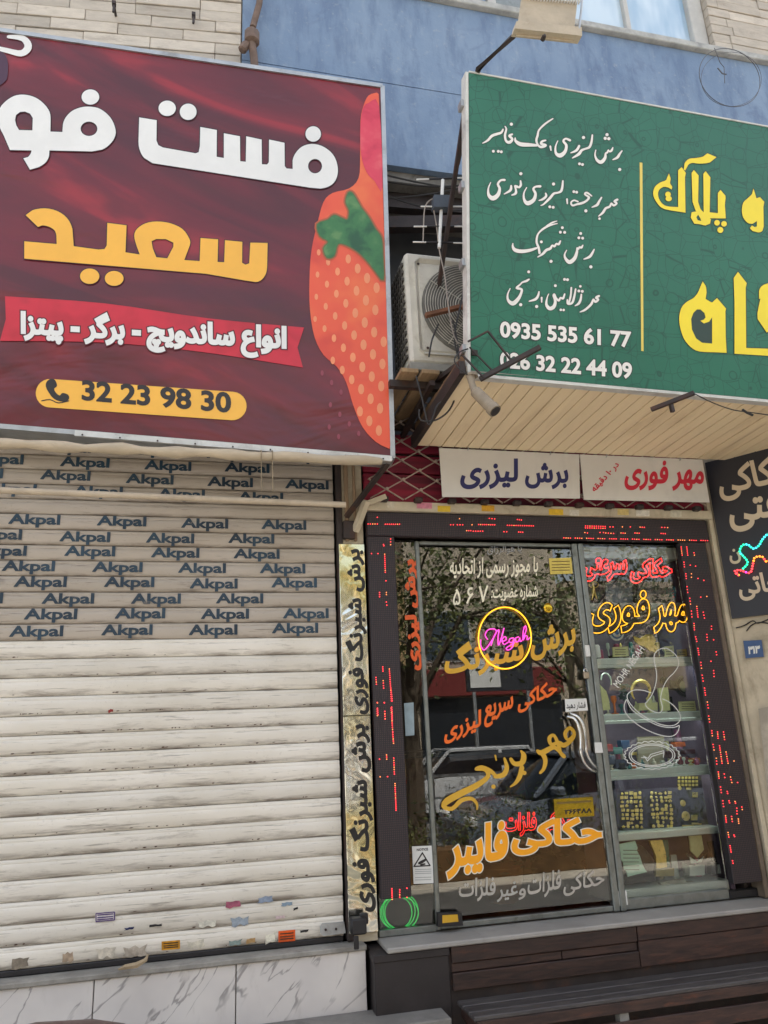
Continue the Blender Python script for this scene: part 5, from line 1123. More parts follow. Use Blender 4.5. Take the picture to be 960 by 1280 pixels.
sl = hz/hx; zb, zt = 2.965, 3.62; m_bar = M('lattice_bar', lin(176, 160, 146), .5, metal=.4, var=.2, dirt=lin(110, 80, 66), dirt_amt=.6)
pit = hx/2*2                                               # bars of one family repeat every full cell
for fam in (1, -1):
    ref = n0; k = -12
    while k < 16:
        xb = ref[0]-fam*(ref[2]-zb)/sl+k*pit; xt = xb+fam*(zt-zb)/sl; za, zc = zb, zt; xa, xc = xb, xt
        for lim in (.95, 3.25):
            if (xa < lim) != (xc < lim):
                zi = za+(lim-xa)/(xc-xa)*(zc-za)
                if (xa < lim) == (lim == .95): xa, za = lim, zi
                else: xc, zc = lim, zi
        if .949 <= xa <= 3.251 and .949 <= xc <= 3.251 and zc-za > .04:
            y = -.118-.006*fam; MB().bar((xa, y, za), (xc, y, zc), .012, .006, up=(0, 0, 1)).build('bar', m_bar, gt_)
        k += 1
mb = MB(); 
for i in range(-14, 30):
    for j in range(-3, 12):
        if (i+j) % 2: continue
        x = n0[0]+i*hx/2; z = n0[2]+j*hz/2
        if .96 < x < 3.24 and zb+.01 < z < zt: mb.lathe([(.011, 0), (.010, .010), (.004, .013)], (x, -.126, z), 8, (0, -1, 0))
rv_ = mb.build('rivets', m_bar, gt_); rv_['kind'] = 'stuff'
x = n0[0]-hx/2
while x < 3.2:
    MB().box(x-.0+.06, x+.11, -.15, -.105, 2.945, 2.975, .006).build('runner', m_iron, gt_); x += pit
t = NT('maroon_cloth'); p = t.pos((.4, 1, 6)); t.col(t.mix(t.ramp(t.noise(p, 2, 3), .35, .65), lin(84, 14, 34), lin(150, 22, 54))); t.rough(.6); m_mar = t.m
ms_ = thing('transom_panel', (2.1, .05, 2.96), 'maroon panels behind the folded lattice gate', 'panel')
for z0, z1 in ((2.96, 3.155), (3.165, 3.28), (3.30, 3.42)): MB().box(.94, 3.3, -.04, -.003, z0, z1, .006).build('panel', m_mar, ms_)
def white_sign(px, lab, hooks):
    P = YP(-.2); c = [P.hit(*p) for p in px]; t = thing('hanging_sign', c[3], lab, 'sign', 'white signs hanging under the canopy')
    mb = MB(); mb.hexa(c, [q+np.array([0, .006, 0]) for q in c]); mb.build('board', M('brushed_white_metal', lin(212, 210, 206), .38, metal=.15, var=.06, scale=2, bump=.1, dirt=lin(170, 170, 172), dirt_amt=.4), t)
    for hx_, hy in hooks:
        p = P.hit(hx_, hy); MB().tube([p+np.array([0, -.004, -.012]), p+np.array([.006, -.008, .0]), p+np.array([0, 0, .03]), (p[0], p[1]+.01, 3.30)], .003, 6).build('hook', m_steel, t)
    return t, P
w1, P1 = white_sign([(549, 560), (724, 568), (725, 623), (553, 621)], 'white hanging sign with dark blue Persian lettering under the canopy', ((584, 561), (687, 567)))
nv = PRINT('navy_lettering', lin(36, 40, 96), .4); rd = PRINT('red_lettering', lin(196, 32, 58), .4)
decal('lettering', write('برش', (656, 611), (710, 612), 33, .035, (.03, -1)), P1, .0015, nv, w1); decal('lettering', write('لیزری', (575, 612), (647, 611), 38, .035, (.03, -1)), P1, .0015, nv, w1)
w2, P2 = white_sign([(724.8, 568), (878, 574.5), (887, 628), (730, 624.5)], 'white hanging sign with red Persian lettering beside the blue-lettered one', ((757, 570), (849, 574)))
decal('lettering', write('مهر فوری', (780, 613), (879, 614), 38, .035, (.06, -1)), P2, .0015, rd, w2)
decal('lettering', write('در ۱۰ دقیقه', (745, 617), (776, 583), 10, .03, up=(-.72, -.69)), P2, .0015, rd, w2)

# CCTV camera and the black tube brackets under the green sign
cc = thing('cctv_camera', onY(600, 500, -1.15), 'dusty white bullet camera hanging under the corner of the green sign', 'camera')
m_cc = M('dusty_white_shell', lin(146, 132, 112), .55, var=.2, scale=20, dirt=lin(130, 112, 90))
c0 = onY(593, 488, -1.18); c1 = onY(619, 514, -1.25); dv = (c1-c0); 
MB().lathe([(.018, 0), (.028, .01), (.030, float(np.linalg.norm(dv))*.8), (.033, float(np.linalg.norm(dv))*.82), (.033, float(np.linalg.norm(dv)))], c0, 16, dv.tolist()).build('body', m_cc, cc)
MB().lathe([(.026, 0), (.026, .003), (.01, .004)], c1+dv/np.linalg.norm(dv)*.001, 14, dv.tolist()).build('lens', m_black, cc)
MB().tube([onY(588, 470, -1.14), onY(590, 480, -1.15), onY(594, 490, -1.18)], [.022, .016, .02], 10).lathe([(.03, 0), (.03, .012), (.02, .02)], onY(590, 471, -1.14), 12, (0, 0, 1)).build('mount', m_cc, cc)
MB().tube([onY(x, y, -1.15) for x, y in smooth([(588, 470), (575, 462), (568, 450), (575, 440), (585, 436)], 4)], .004, 5).build('lead', m_wire, cc)
mb = MB().bar(onY(600, 474, -1.19), onY(675, 434, -1.3), .022, .022).bar(onY(578, 444, -1.2), onY(604, 471, -1.21), .008, .008).bar(onY(610, 414, -1.26), onY(640, 452, -1.25), .008, .008).bar(onY(585, 427, -1.24), onY(610, 414, -1.26), .008, .008).bar(onY(587, 434, -1.22), onY(620, 468, -1.22), .006, .006)
top(mb, 'tube_bracket', m_iron, 'bent black tube bracket sticking out past the lower left corner of the green sign', 'bracket')
top(MB().bar(onY(814, 512, -1.13), onY(868, 491, -1.3), .02, .02).bar(onY(838, 503, -1.16), onY(841, 515, -1.16), .018, .018), 'tube_bracket', m_iron, 'short black tube bracket under the lower edge of the green sign', 'bracket')
wi = MB().tube([onY(x, y, -1.14) for x, y in smooth([(868, 492), (890, 503), (915, 512), (935, 515), (970, 520)], 4)], .003, 5).tube([onY(x, y, -1.14) for x, y in ((928, 512), (934, 516), (941, 519))], .007, 6)
top(wi, 'bare_wire', m_wire, 'thin twisted wire trailing under the right end of the green sign', 'wire')
# little yellow-labelled box on the sill
pb = thing('adapter_box', onY(565, 1158, -.05), 'small dark box with a yellow label lying on the sill at the door', 'box')
q = [onY(548, 1142, -.06), onY(577, 1141, -.06), onY(579, 1157, -.06), onY(548, 1159, -.06)]; MB().hexa(q, [p+np.array([0, .04, 0]) for p in q]).build('body', m_black, pb)
card('label', [(553, 1144), (572, 1143), (573, 1152), (553, 1154)], YP(-.0605), .0005, PRINT('yellow_label', lin(206, 160, 40)), pb, .001)

# ------------------------------------------------------------------ display case and what stands in it
cs_ = thing('display_case', (2.7, .2, .62), 'grey shelved display case behind the right-hand glass', 'display case')
m_sh = M('grey_green_shelf', lin(204, 214, 208), .35, var=.08, bump=.05); m_cb = M('case_back', lin(112, 96, 116), .6, var=.35, scale=3)
for z in (2.352, 1.999, 1.659, 1.334, .977): MB().box(2.39, 3.10, .075, .42, z-.022, z+.018, .004).build('shelf', m_sh, cs_)
strip_ = EM('added_shelf_light', (.85, 1, .92, 1), 5)  # glowing strips added under the shelves to brighten the goods
for z in (2.352, 1.999, 1.659, 1.334): MB().box(2.39, 3.10, .075, .088, z-.040, z-.0225).build('lip', m_sh, cs_); MB().box(2.42, 3.07, .092, .104, z-(.0 if z == 2.66 else .022)-.008, z-(.0 if z == 2.66 else .022)-.0005).build('added_light_strip', strip_, cs_)  # front lips screen the added strips
MB().box(2.39, 3.10, .06, .42, .62, .70, .004).build('plinth', m_sh, cs_)
MB().box(2.365, 2.389, .045, .42, .62, 2.74, .003).build('side', m_sh, cs_); MB().box(3.102, 3.13, .045, .42, .62, 2.74, .003).build('side', m_cb, cs_)
MB().box(2.39, 3.10, .421, .44, .62, 2.74).build('back', m_cb, cs_)
MB().box(2.39, 3.10, .06, .42, 2.66, 2.74, .004).build('top_board', m_sh, cs_)
goldm = M('polished_gold', lin(232, 204, 120), .3, metal=.6, var=.2, scale=30, bump=.3); palegold = M('pale_engraved_plate', lin(206, 204, 150), .45, metal=.1, var=.12, scale=40); darkst = M('dark_stone_base', lin(40, 42, 44), .3); silv = M('etched_silver', lin(196, 206, 196), .35, metal=.3, var=.1)
blk = M('black_lacquer', lin(24, 24, 26), .2)
YD = .13
def flatp(name, px, th, mat, parent, Y=YD): 
    mb = MB(); a = [onY(x, y, Y) for x, y in px]; mb.prism(a, (0, 1, 0), th); return mb.build(name, mat, parent)
def rectp(x0, y0, x1, y1, sk=0): return [(x0, y0), (x1, y0-1), (x1+sk, y1-1), (x0+sk, y1)]
def engraved(parent, x0, y0, x1, y1, n, mat, Y):
    decal('engraving', [ccw(capsule((x0+(x1-x0)*.15, y0+(y1-y0)*(k+1)/(n+1)), (x1-(x1-x0)*.15, y0+(y1-y0)*(k+1)/(n+1)), .4, .4, 2)) for k in range(n)], YP(Y), .0012, mat, parent)
engm = PRINT('engraved_line', lin(90, 84, 60))
def plaque(x0, y0, x1, y1, mat, lab, cat='plaque', sk=1, n=3, Y=YD, nm='plaque'):
    t = thing(nm, onY((x0+x1)/2, y1, Y), lab, cat); flatp('face', rectp(x0, y0, x1, y1, sk), .012, mat, t, Y); flatp('foot', [(x0-1, y1-2), (x1+2, y1-3), (x1+3, y1+1), (x0, y1+1)], .05, darkst, t, Y+.013); engraved(t, x0, y0, x1, y1, n, engm, Y); return t
# top compartment
t = thing('figurine', onY(743, 750, .1), 'tiny gold figure raising a ring, hung at the left of the display', 'figurine'); MB().tube([onY(741, 728, .1), onY(742, 738, .1), onY(740, 750, .1)], [.006, .012, .004], 8).tube([onY(742, 738, .1), onY(746, 749, .1)], [.01, .004], 8).build('body', goldm, t); MB().tube([onY(742+6*math.cos(a), 731-4*math.sin(a), .1) for a in [i/12*6.283 for i in range(12)]], .003, 6, True).build('ring', goldm, t)
t = thing('bowl', onY(847, 757, .2), 'translucent turquoise bowl on the top shelf at the right', 'bowl'); MB().lathe([(.03, 0), (.06, .03), (.075, .08), (.07, .12), (.02, .15)], onY(847, 757, .2), 18).build('bowl', M('turquoise_glass', lin(30, 110, 130), .15), t)
for k, (x0, y0, x1, y1, c, lab) in enumerate(((757, 728, 790, 756, lin(120, 130, 145), 'pale blue-grey framed panel standing on the top shelf'), (796, 716, 832, 755, lin(70, 72, 80), 'dark framed panel beside the pale one on the top shelf'))):
    plaque(x0, y0, x1, y1, M('panel_face_%d' % k, c, .3, var=.2), lab, n=0)
# second compartment: above shelf at y 826
t = thing('round_badge', onY(774, 802, YD), 'white round badge with blue rings below the yellow neon', 'badge')
for r, m_, o in ((.052, m_white, 0), (.040, M('badge_blue', lin(70, 110, 160), .4), .003), (.030, m_white, .006), (.014, M('badge_blue', lin(1, 1, 1)), .009)): MB().lathe([(r, 0), (r, .004)], onY(770, 791, YD)+np.array([0, -o, 0]), 20, (0, -1, 0)).build('disc', m_, t)
t = thing('map_trophy', onY(812, 822, YD), 'gold country-shaped cutout trophy on the second shelf', 'trophy'); flatp('cutout', [(792, 795), (800, 798), (808, 793), (817, 793), (820, 800), (818, 806), (823, 810), (821, 816), (812, 813), (806, 808), (799, 806), (794, 801)], .01, goldm, t); flatp('foot', rectp(806, 815, 824, 822), .04, darkst, t, YD+.011)
t = thing('jar', onY(747, 822, .12), 'white cylindrical jar at the left end of the second shelf', 'jar'); MB().lathe([(.02, 0), (.022, .01), (.022, .07), (.015, .08)], onY(747, 822, .12), 14).build('jar', m_white, t)
plaque(766, 809, 785, 821, palegold, 'pale engraved plaque leaning on the second shelf left of the gold trophy', Y=.11)
plaque(831, 808, 842, 821, palegold, 'small pale plaque near the right end of the second shelf', Y=.11)
plaque(847, 812, 858, 821, goldm, 'tiny gold plaque at the far right of the second shelf', Y=.12, n=2)
# third compartment
t = thing('curved_trophy', onY(757, 888, YD), 'slim curved pale gold trophy at the left end of the third shelf', 'trophy'); flatp('blade', [(747, 852), (752, 858), (758, 864), (761, 874), (763, 887), (754, 888), (752, 872)], .012, palegold, t); MB().tube([onY(x, y, YD-.002) for x, y in smooth([(751, 850), (753, 843), (758, 842), (763, 847), (764, 856)], 3)], .005, 6).build('hook', silv, t)
t = thing('flower_ornament', onY(779, 884, .2), 'dark artificial leaf ornament behind the glass on the third shelf', 'ornament')
rs = random.Random(2)
for k in range(9):
    a = rs.uniform(0, 6.28); c = onY(779+rs.uniform(-6, 6), 868+rs.uniform(-12, 10), .2); d1 = Vector((math.cos(a), 0, math.sin(a))); d2 = Vector((-math.sin(a), .3, math.cos(a))); c = Vector(c.tolist())
    MB().prism([c-d1*.035, c-d2*.014, c+d1*.035, c+d2*.014], (0, 1, 0), .003).build('leaf', M('dark_teal_leaf', lin(28, 52, 56), .5), t)
t = thing('laurel_trophy', onY(802, 888, YD), 'gold laurel wreath trophy on a pale base on the third shelf', 'trophy')
MB().tube([onY(801+11.5*math.cos(a), 864+13*math.sin(a), YD) for a in [2.3+i/16*4.9 for i in range(17)]], [.004+.008*math.sin(math.pi*i/16) for i in range(17)], 6).build('wreath', goldm, t); flatp('base', rectp(799, 879, 822, 888), .05, palegold, t, YD-.01)
t = thing('perfume_plaque', onY(831, 890, YD), 'tall plaque with a black oval top on the third shelf', 'plaque'); flatp('panel', [(823, 860), (835, 859), (838, 888), (826, 889)], .012, palegold, t, .17); MB().lathe([(.026, 0), (.026, .006)], onY(829, 851, .16), 14, (0, -1, 0)).build('oval', blk, t)
t = thing('clock_trophy', onY(855, 884, .2), 'dark round clock-like trophy at the right of the third shelf', 'trophy'); MB().lathe([(.07, 0), (.07, .012), (.055, .016), (.05, .01)], onY(855, 858, .22), 24, (0, -1, 0)).build('rim', darkst, t); MB().lathe([(.034, .0), (.034, .004)], onY(855, 858, .203), 18, (0, -1, 0)).build('face', M('clock_face', lin(110, 112, 96), .4), t)
for s_ in (-1, 1): flatp('wing', [(855+s_*9, 852), (855+s_*17, 850), (855+s_*17, 862), (855+s_*9, 864)], .01, darkst, t, .22)
plaque(849, 877, 871, 889, palegold, 'pale rectangular engraved plaque in front of the dark round trophy', Y=.12)
# fourth compartment: boxes and keepsakes
bc_ = [(752, 930, 766, 940, (150, 60, 60), 'dull red'), (768, 934, 778, 943, (60, 120, 110), 'teal'), (778, 925, 787, 936, (50, 80, 120), 'blue'), (757, 944, 768, 956, (60, 70, 90), 'slate'), (845, 928, 857, 934, (190, 90, 40), 'orange'), (858, 936, 869, 943, (90, 50, 60), 'plum'), (875, 935, 884, 943, (150, 170, 150), 'pale green'), (866, 948, 877, 954, (200, 110, 50), 'light orange'), (850, 946, 861, 956, (120, 40, 40), 'dark red'), (770, 949, 783, 960, (36, 44, 70), 'navy'), (742, 932, 750, 944, (200, 200, 195), 'white'), (836, 938, 846, 948, (70, 40, 44), 'maroon'), (788, 944, 796, 958, (52, 40, 50), 'near-black'), (877, 950, 886, 960, (60, 80, 70), 'dark green')]
for x0, y0, x1, y1, c, nm in bc_:
    p = onY(x0, y1, .16); q_ = onY(x1, y0, .16); zz = max(1.354, p[2])
    mb = MB().box(p[0], q_[0], .16, .22, zz, max(q_[2], zz+.03), .004); top(mb, 'gift_box', M('box_'+nm.replace(' ', '_').replace('-', '_'), lin(*c), .5, var=.2), nm+' little box on the crowded shelf behind the white seal drawing', 'box', 'little coloured boxes on the fourth shelf')
plaque(797, 921, 830, 960, M('cream_card', lin(140, 130, 108), .6, var=.1), 'large beige card standing behind the white seal drawing', n=0, Y=.24)
for k, x in enumerate((872, 858, 884, 843)):
    top(MB().box(*(lambda a: (a[0], a[0]+.035))(onY(x, 900, .3)), .3, .33, 1.44, 1.57, .004), 'gift_bag', M('pink_bag_%d' % (k % 2), lin(150, 90, 130) if k % 2 else lin(120, 70, 110), .6, var=.2), ('pink' if k % 2 else 'purple')+' paper bag at the back of the crowded shelf, '+('nearest the right post', 'behind the orange box', 'at the far right end', 'behind the beige card')[k], 'bag')
# fifth compartment: trinket board
tb = thing('pendant_board', onY(820, 1038, .15), 'dark board covered with small gold pendants and charms', 'pendant board')
flatp('board', [(768, 972), (886, 970), (897, 1034), (772, 1036)], .01, M('dark_velvet', lin(46, 34, 50), .9), tb, .18)
rs = random.Random(12)
def pend(cx_, cy_, w, h, k):
    if k == 0: flatp('pendant', [(cx_-w, cy_-h), (cx_+w, cy_-h), (cx_+w, cy_+h), (cx_-w, cy_+h)], .004, goldm, tb, .172)
    elif k == 1: MB().lathe([(w*.0048, 0), (w*.0048, .004), (w*.003, .006)], onY(cx_, cy_, .178), 10, (0, -1, 0)).build('pendant', goldm, tb)
    else: flatp('pendant', [(cx_, cy_-h*1.2), (cx_+w, cy_), (cx_+w*.6, cy_+h), (cx_-w*.6, cy_+h), (cx_-w, cy_)], .004, goldm, tb, .172)
for r_i in range(9):
    for c_i in range(5):
        if rs.random() < .1: continue
        pend(777.5+c_i*5.6+r_i*.3+rs.uniform(-.8, .8), 992+r_i*5.2+rs.uniform(-.8, .8), rs.uniform(1.4, 2.5), rs.uniform(1.2, 2.2), rs.choice((0, 0, 1, 2)))
        pend(814.5+c_i*5.8+r_i*.3+rs.uniform(-.8, .8), 991+r_i*5.2+rs.uniform(-.8, .8), rs.uniform(1.4, 2.7), rs.uniform(1.2, 2.2), rs.choice((0, 1, 1, 2)))
for r_i in range(3):
    for c_i in range(6): pend(849+c_i*4.4, 972+r_i*4.6, 1.5, 1.5, 0)
for x, y, w, h, k in ((857, 1020, 6, 7, 1), (853.5, 1004, 4, 4, 1), (868, 1022, 4, 3.4, 0), (869, 993.5, 3.3, 3.2, 0), (869, 1029.5, 4, 1.2, 0), (860, 1032.5, 7, 1.3, 0), (861, 986, 3, 1.4, 0), (850, 985, 2.5, 2.5, 2), (875, 1030, 2, .8, 0)): pend(x, y, w, h, k)
# bottom compartment
t = thing('scroll_plaque', onY(800, 1098, .12), 'bright mint scroll-shaped plaque leaning on a black stand on the bottom shelf', 'plaque')
flatp('scroll', [(771, 1056), (780, 1054), (794, 1051), (797, 1060), (796, 1063), (800, 1070), (803, 1080), (806, 1086), (809, 1090), (796, 1093), (785, 1096), (783, 1089), (780, 1086), (779, 1078), (775, 1073), (776, 1066), (771, 1061)], .008, M('mint_scroll', lin(190, 226, 206), .4, var=.06), t, .12); engraved(t, 775, 1058, 803, 1092, 6, engm, .12)
flatp('stand', [(778, 1100), (818, 1096), (820, 1078), (804, 1058), (797, 1055)], .03, blk, t, .135); flatp('shelf_base', [(776, 1100), (819, 1096), (820, 1101), (777, 1106)], .12, blk, t, .11)
t = thing('column_trophy', onY(830, 1095, .13), 'tall curved gold and green trophy on a brass base on the bottom shelf', 'trophy')
flatp('column', [(812, 1051), (828, 1050), (832, 1065), (834, 1084), (821, 1086), (820, 1070), (816, 1060)], .02, goldm, t); flatp('green_wing', [(827, 1050), (835, 1050), (838, 1083), (834, 1084), (832, 1065)], .015, M('deep_green_glass', lin(30, 90, 70), .2), t, .135); flatp('base', rectp(820, 1086, 843, 1096), .06, M('brass_base', lin(150, 140, 90), .4, metal=.4), t, .12)
t = thing('leaf_trophy', onY(873, 1094, .13), 'pale gold trophy with black leaves on a silver base on the bottom shelf', 'trophy')
flatp('panel', [(862, 1045), (877, 1044), (880, 1062), (872, 1072), (864, 1064)], .012, palegold, t); flatp('base', rectp(862, 1082, 881, 1095), .05, silv, t, .12)
for pts in ([(857, 1066), (866, 1068), (872, 1080), (862, 1076)], [(885, 1064), (877, 1067), (872, 1080), (881, 1075)], [(856, 1076), (866, 1077), (870, 1082), (860, 1082)]): flatp('leaf', pts, .006, blk, t, .122)
flatp('leaf', [(862, 1071), (872, 1077), (880, 1070), (877, 1078), (864, 1079)], .004, silv, t, .119)
t = thing('black_award', onY(895, 1092, .14), 'glossy black award with a silver plate at the right end of the bottom shelf', 'trophy'); flatp('body', [(886, 1052), (900, 1050), (906, 1078), (892, 1080)], .02, blk, t, .15); flatp('base', rectp(890, 1079, 910, 1093), .05, darkst, t, .13); flatp('plate', rectp(897, 1081, 910, 1092), .004, silv, t, .126)
for k, (x0, x1) in enumerate(((826, 856), (858, 906))):
    top(MB().prism([onY(x, y, .09) for x, y in ((x0, 1103), (x1, 1099), (x1+3, 1107), (x0+2, 1110))], (0, 1, 0), .04), 'folded_card', M('dusty_card_%d' % k, lin(170, 168, 150), .7, var=.3), ('shorter' if k == 0 else 'longer')+' of two dusty pale cards lying in front of the trophies', 'card')

# the crowd of little keepsakes between the larger pieces
rs = random.Random(40); kn = ['gold', 'pale gold', 'silver', 'black', 'rose', 'teal', 'orange', 'cream']; on = ['first', 'second', 'third', 'fourth', 'fifth', 'sixth', 'seventh', 'eighth', 'ninth', 'tenth', 'eleventh', 'twelfth', 'thirteenth', 'fourteenth']
km = [goldm, palegold, silv, blk, M('keepsake_rose', lin(170, 80, 110), .4), M('keepsake_teal', lin(50, 120, 120), .4), M('keepsake_orange', lin(210, 110, 50), .4), M('keepsake_cream', lin(206, 200, 180), .5)]
for z, y0, n_k, hm, sn_ in ((2.371, .26, 9, .11, 'top shelf'), (2.018, .25, 12, .12, 'second shelf'), (1.678, .27, 12, .13, 'third shelf'), (1.353, .10, 13, .05, 'fourth shelf front row'), (1.353, .27, 14, .14, 'fourth shelf back row'), (.70, .24, 8, .13, 'case bottom')):
    for k in range(n_k):
        x = 2.43+.62*(k+.5)/n_k+rs.uniform(-.012, .012); y = y0+rs.uniform(-.02, .02); h = hm*rs.uniform(.5, 1.1); w = rs.uniform(.012, .022); m_ = rs.choice(km); kk = rs.random(); mb = MB()
        if kk < .35: mb.lathe([(w, 0), (w*1.1, .006), (w*.35, .012), (w*.3, h*.55), (w*.9, h*.75), (w*.8, h*.97), (w*.2, h)], (x, y, z), 10)
        elif kk < .7: mb.box(x-w, x+w, y-.008, y+.008, z+.008, z+h, .003).box(x-w*1.1, x+w*1.1, y-.018, y+.018, z, z+.009, .002)
        else: mb.lathe([(w*.8, 0), (w, h*.15), (w*.9, h*.6), (w*.35, h*.75), (w*.4, h*.9), (w*.1, h)], (x, y, z), 10)
        top(mb, 'keepsake', m_, 'little '+kn[km.index(m_)]+(' goblet' if kk < .35 else ' plaque' if kk < .7 else ' bottle')+' keepsake, '+on[k]+' from the left on the '+sn_, 'keepsake', 'small keepsakes crowding the display shelves')
# inside the door: counter and a flower arrangement
ct = thing('counter', (1.9, 1.3, .6), 'brown shop counter dimly seen through the glass door', 'counter')
MB().box(1.3, 2.3, 1.1, 1.6, .603, 1.45, .01).build('body', M('counter_brown', lin(110, 76, 44), .5, var=.3), ct); MB().box(1.27, 2.33, 1.06, 1.64, 1.452, 1.49, .005).build('top', darkst, ct)
fa = thing('flower_arrangement', (1.9, .55, .6), 'green leaves with maroon blossoms standing behind the lower part of the door', 'plant')
MB().lathe([(.09, 0), (.13, .12), (.14, .2), (.12, .21)], (1.85, .55, .603), 16).build('pot', M('ochre_pot', lin(150, 104, 40), .6), fa)
rs = random.Random(6); mb = MB()
for k in range(420):
    c = Vector((1.85+rs.gauss(0, .26), .55+rs.gauss(0, .09), 1.0+rs.gauss(0, .13))); a = Vector((rs.gauss(0, 1), rs.gauss(0, 1), rs.gauss(0, .7))).normalized()*rs.uniform(.02, .05); b = a.orthogonal().normalized()*.012
    if c.y > .25: mb.add([c-a, c+b, c+a, c-b], [(0, 1, 2, 3)])
mb.build('leaves', M('leaf_green', lin(60, 88, 44), .6, var=.4), fa)['kind'] = 'stuff'
for x, y in ((558, 1012), (735, 1082), (600, 1060), (690, 1030)):
    c = onY(x, y, .45); mb = MB()
    for k in range(5): mb.lathe([(.012, -.02), (.03, 0), (.02, .02)], c+np.array([rs.uniform(-.02, .02), rs.uniform(-.02, .02), rs.uniform(-.02, .02)]), 7, (rs.gauss(0, 1), -1, rs.gauss(0, 1)))
    mb.build('blossom', M('maroon_petals', lin(120, 20, 60), .6), fa)

# ================================================================== THE STREET BEHIND THE CAMERA (seen in the glass)
GZ = -.15
def house(x0, x1, y, h, c, lab, sign=None, seed=0, fl=3.1):
    t = thing('building', ((x0+x1)/2, y-1, 0), lab, 'building'); m_ = M('facade_%d' % seed, c, .85, var=.12, scale=2, dirt=lin(120, 110, 98), dirt_amt=.4)
    MB().box(x0, x1, y-8, y, 0, h).build('wall', m_, t); MB().box(x0-.1, x1+.1, y-8.1, y+.1, h+.001, h+.25, .02).build('parapet', m_, t)
    wm = MB().box(0, 1.5, 0, .04, 0, 1.5).mesh('pane', M('far_window', lin(60, 72, 84), .1)); fm = MB().box(-.08, 1.58, -.01, .03, -.08, 1.58).mesh('window', M('far_frame', lin(190, 188, 180), .6))
    n = int((x1-x0)/2.4); z = 3.9
    while z+1.8 < h:
        for k in range(n):
            o = put('window', fm, t, Vector((x0+(x1-x0)/n*(k+.5)-.75, y+.01, z))-base_loc(t)); put('pane', wm, o, (0, .02, 0))
        z += fl
    MB().box(x0+.3, x1-.3, y, y+.05, .1, 2.7).build('shopfront', M('far_shop_glass', lin(40, 44, 50), .15), t)
    if sign: MB().box(x0+.3, x1-.3, y, y+.3, 2.75, 3.6, .02).build('fascia', M('fascia_%d' % seed, sign, .5, var=.1), t)
    return t
house(-14, -7.2, -19, 9.5, lin(206, 196, 176), 'cream building across the street, left of the camera', lin(60, 90, 140), 1)
house(-7, 0, -19, 7.2, lin(188, 172, 150), 'tan building across the street behind the camera', lin(220, 216, 210), 2)
house(.2, 6.2, -18.6, 6.6, lin(160, 134, 96), 'yellowish building across the street mirrored in the glass door', lin(150, 146, 138), 3)
house(6.4, 11.8, -19.2, 8.8, lin(176, 164, 146), 'pale building across the street with a red shop sign mirrored in the door', lin(116, 40, 36), 4)
house(12, 20, -19, 6.2, lin(176, 160, 140), 'brown low building across the street at the far right', lin(150, 132, 96), 5)
ub = thing('street_sign', (8.0, -15.8, 0), 'tall dark roadside board with pale panel mirrored in the door', 'sign')
MB().box(7.1, 9.1, -15.9, -15.8, 2.7, 3.7, .01).build('board', M('board_dark', lin(50, 52, 58), .5), ub); MB().box(7.2, 8.1, -15.79, -15.78, 2.8, 3.6).build('panel', m_white, ub); MB().bar((7.3, -15.85, -.1), (7.3, -15.85, 2.69), .08, .08).build('post', m_steel, ub); MB().bar((8.9, -15.85, -.1), (8.9, -15.85, 2.69), .08, .08).build('post', m_steel, ub)

rt_ = random.Random(21)
m_leaf = NT('street_tree_leaf'); tt = m_leaf; n_ = tt.noise(tt.pos(), 3, 3); tt.col(tt.mix(tt.ramp(n_, .3, .7), (.07, .10, .03, 1), (.16, .17, .05, 1))); tt.rough(.6); tt.b.inputs['Transmission Weight'].default_value = .0; m_leaf = tt.m
def tree(x, y, h, r, n, lab, seed):
    rs = random.Random(seed); t = thing('street_tree', (x, y, GZ), lab, 'tree', 'street trees mirrored in the glass'); tr = MB(); tips = []
    tr.tube([(x, y, GZ), (x+.04, y, 1), (x-.03, y+.05, h*.42)], [.16, .13, .11], 8)
    for k in range(9):
        a = k/9*6.28+rs.uniform(-.3, .3); l = r*rs.uniform(.6, 1); z0 = h*rs.uniform(.32, .5); p0 = Vector((x, y, z0)); p2 = Vector((x+l*math.cos(a), y+l*math.sin(a), z0+h*rs.uniform(.2, .5))); p1 = (p0+p2)/2+Vector((0, 0, .15*h*rs.random()))
        tr.tube([p0, p1, p2], [.07, .045, .015], 6); tips += [p1, p2, (p1+p2)/2]
        for j in range(3):
            q = p2+Vector((rs.gauss(0, .5), rs.gauss(0, .5), rs.uniform(-.2, .7))); tr.tube([p1, q], [.025, .008], 5); tips.append(q)
    tr.build('trunk', M('bark', lin(96, 84, 70), .9, var=.3), t)
    cr_ = MB()
    for k in range(n):
        b = rs.choice(tips); c = b+Vector((rs.gauss(0, .32), rs.gauss(0, .32), rs.gauss(0, .3))); a = Vector((rs.gauss(0, 1), rs.gauss(0, 1), rs.gauss(0, .8))).normalized(); s = rs.uniform(.03, .065); w = a.orthogonal().normalized(); w.rotate(Matrix.Rotation(rs.uniform(0, 6.28), 3, a))
        cr_.add([c-a*s, c+w*s*.5, c+a*s, c-w*s*.5], [(0, 1, 2, 3)])
    cr_.build('crown', m_leaf, t)
tree(3.0, -6.8, 5.6, 1.8, 4200, 'leafy street tree mirrored in the upper left of the glass door', 31)
tree(6.9, -8.4, 5.0, 1.7, 4500, 'second leafy street tree mirrored towards the right of the door', 32)
tree(10.5, -8.0, 5.4, 1.9, 6000, 'third street tree mirrored in the display window', 33)
tree(-3.5, -7.5, 5.8, 2.0, 6000, 'street tree behind the camera on the left', 34)

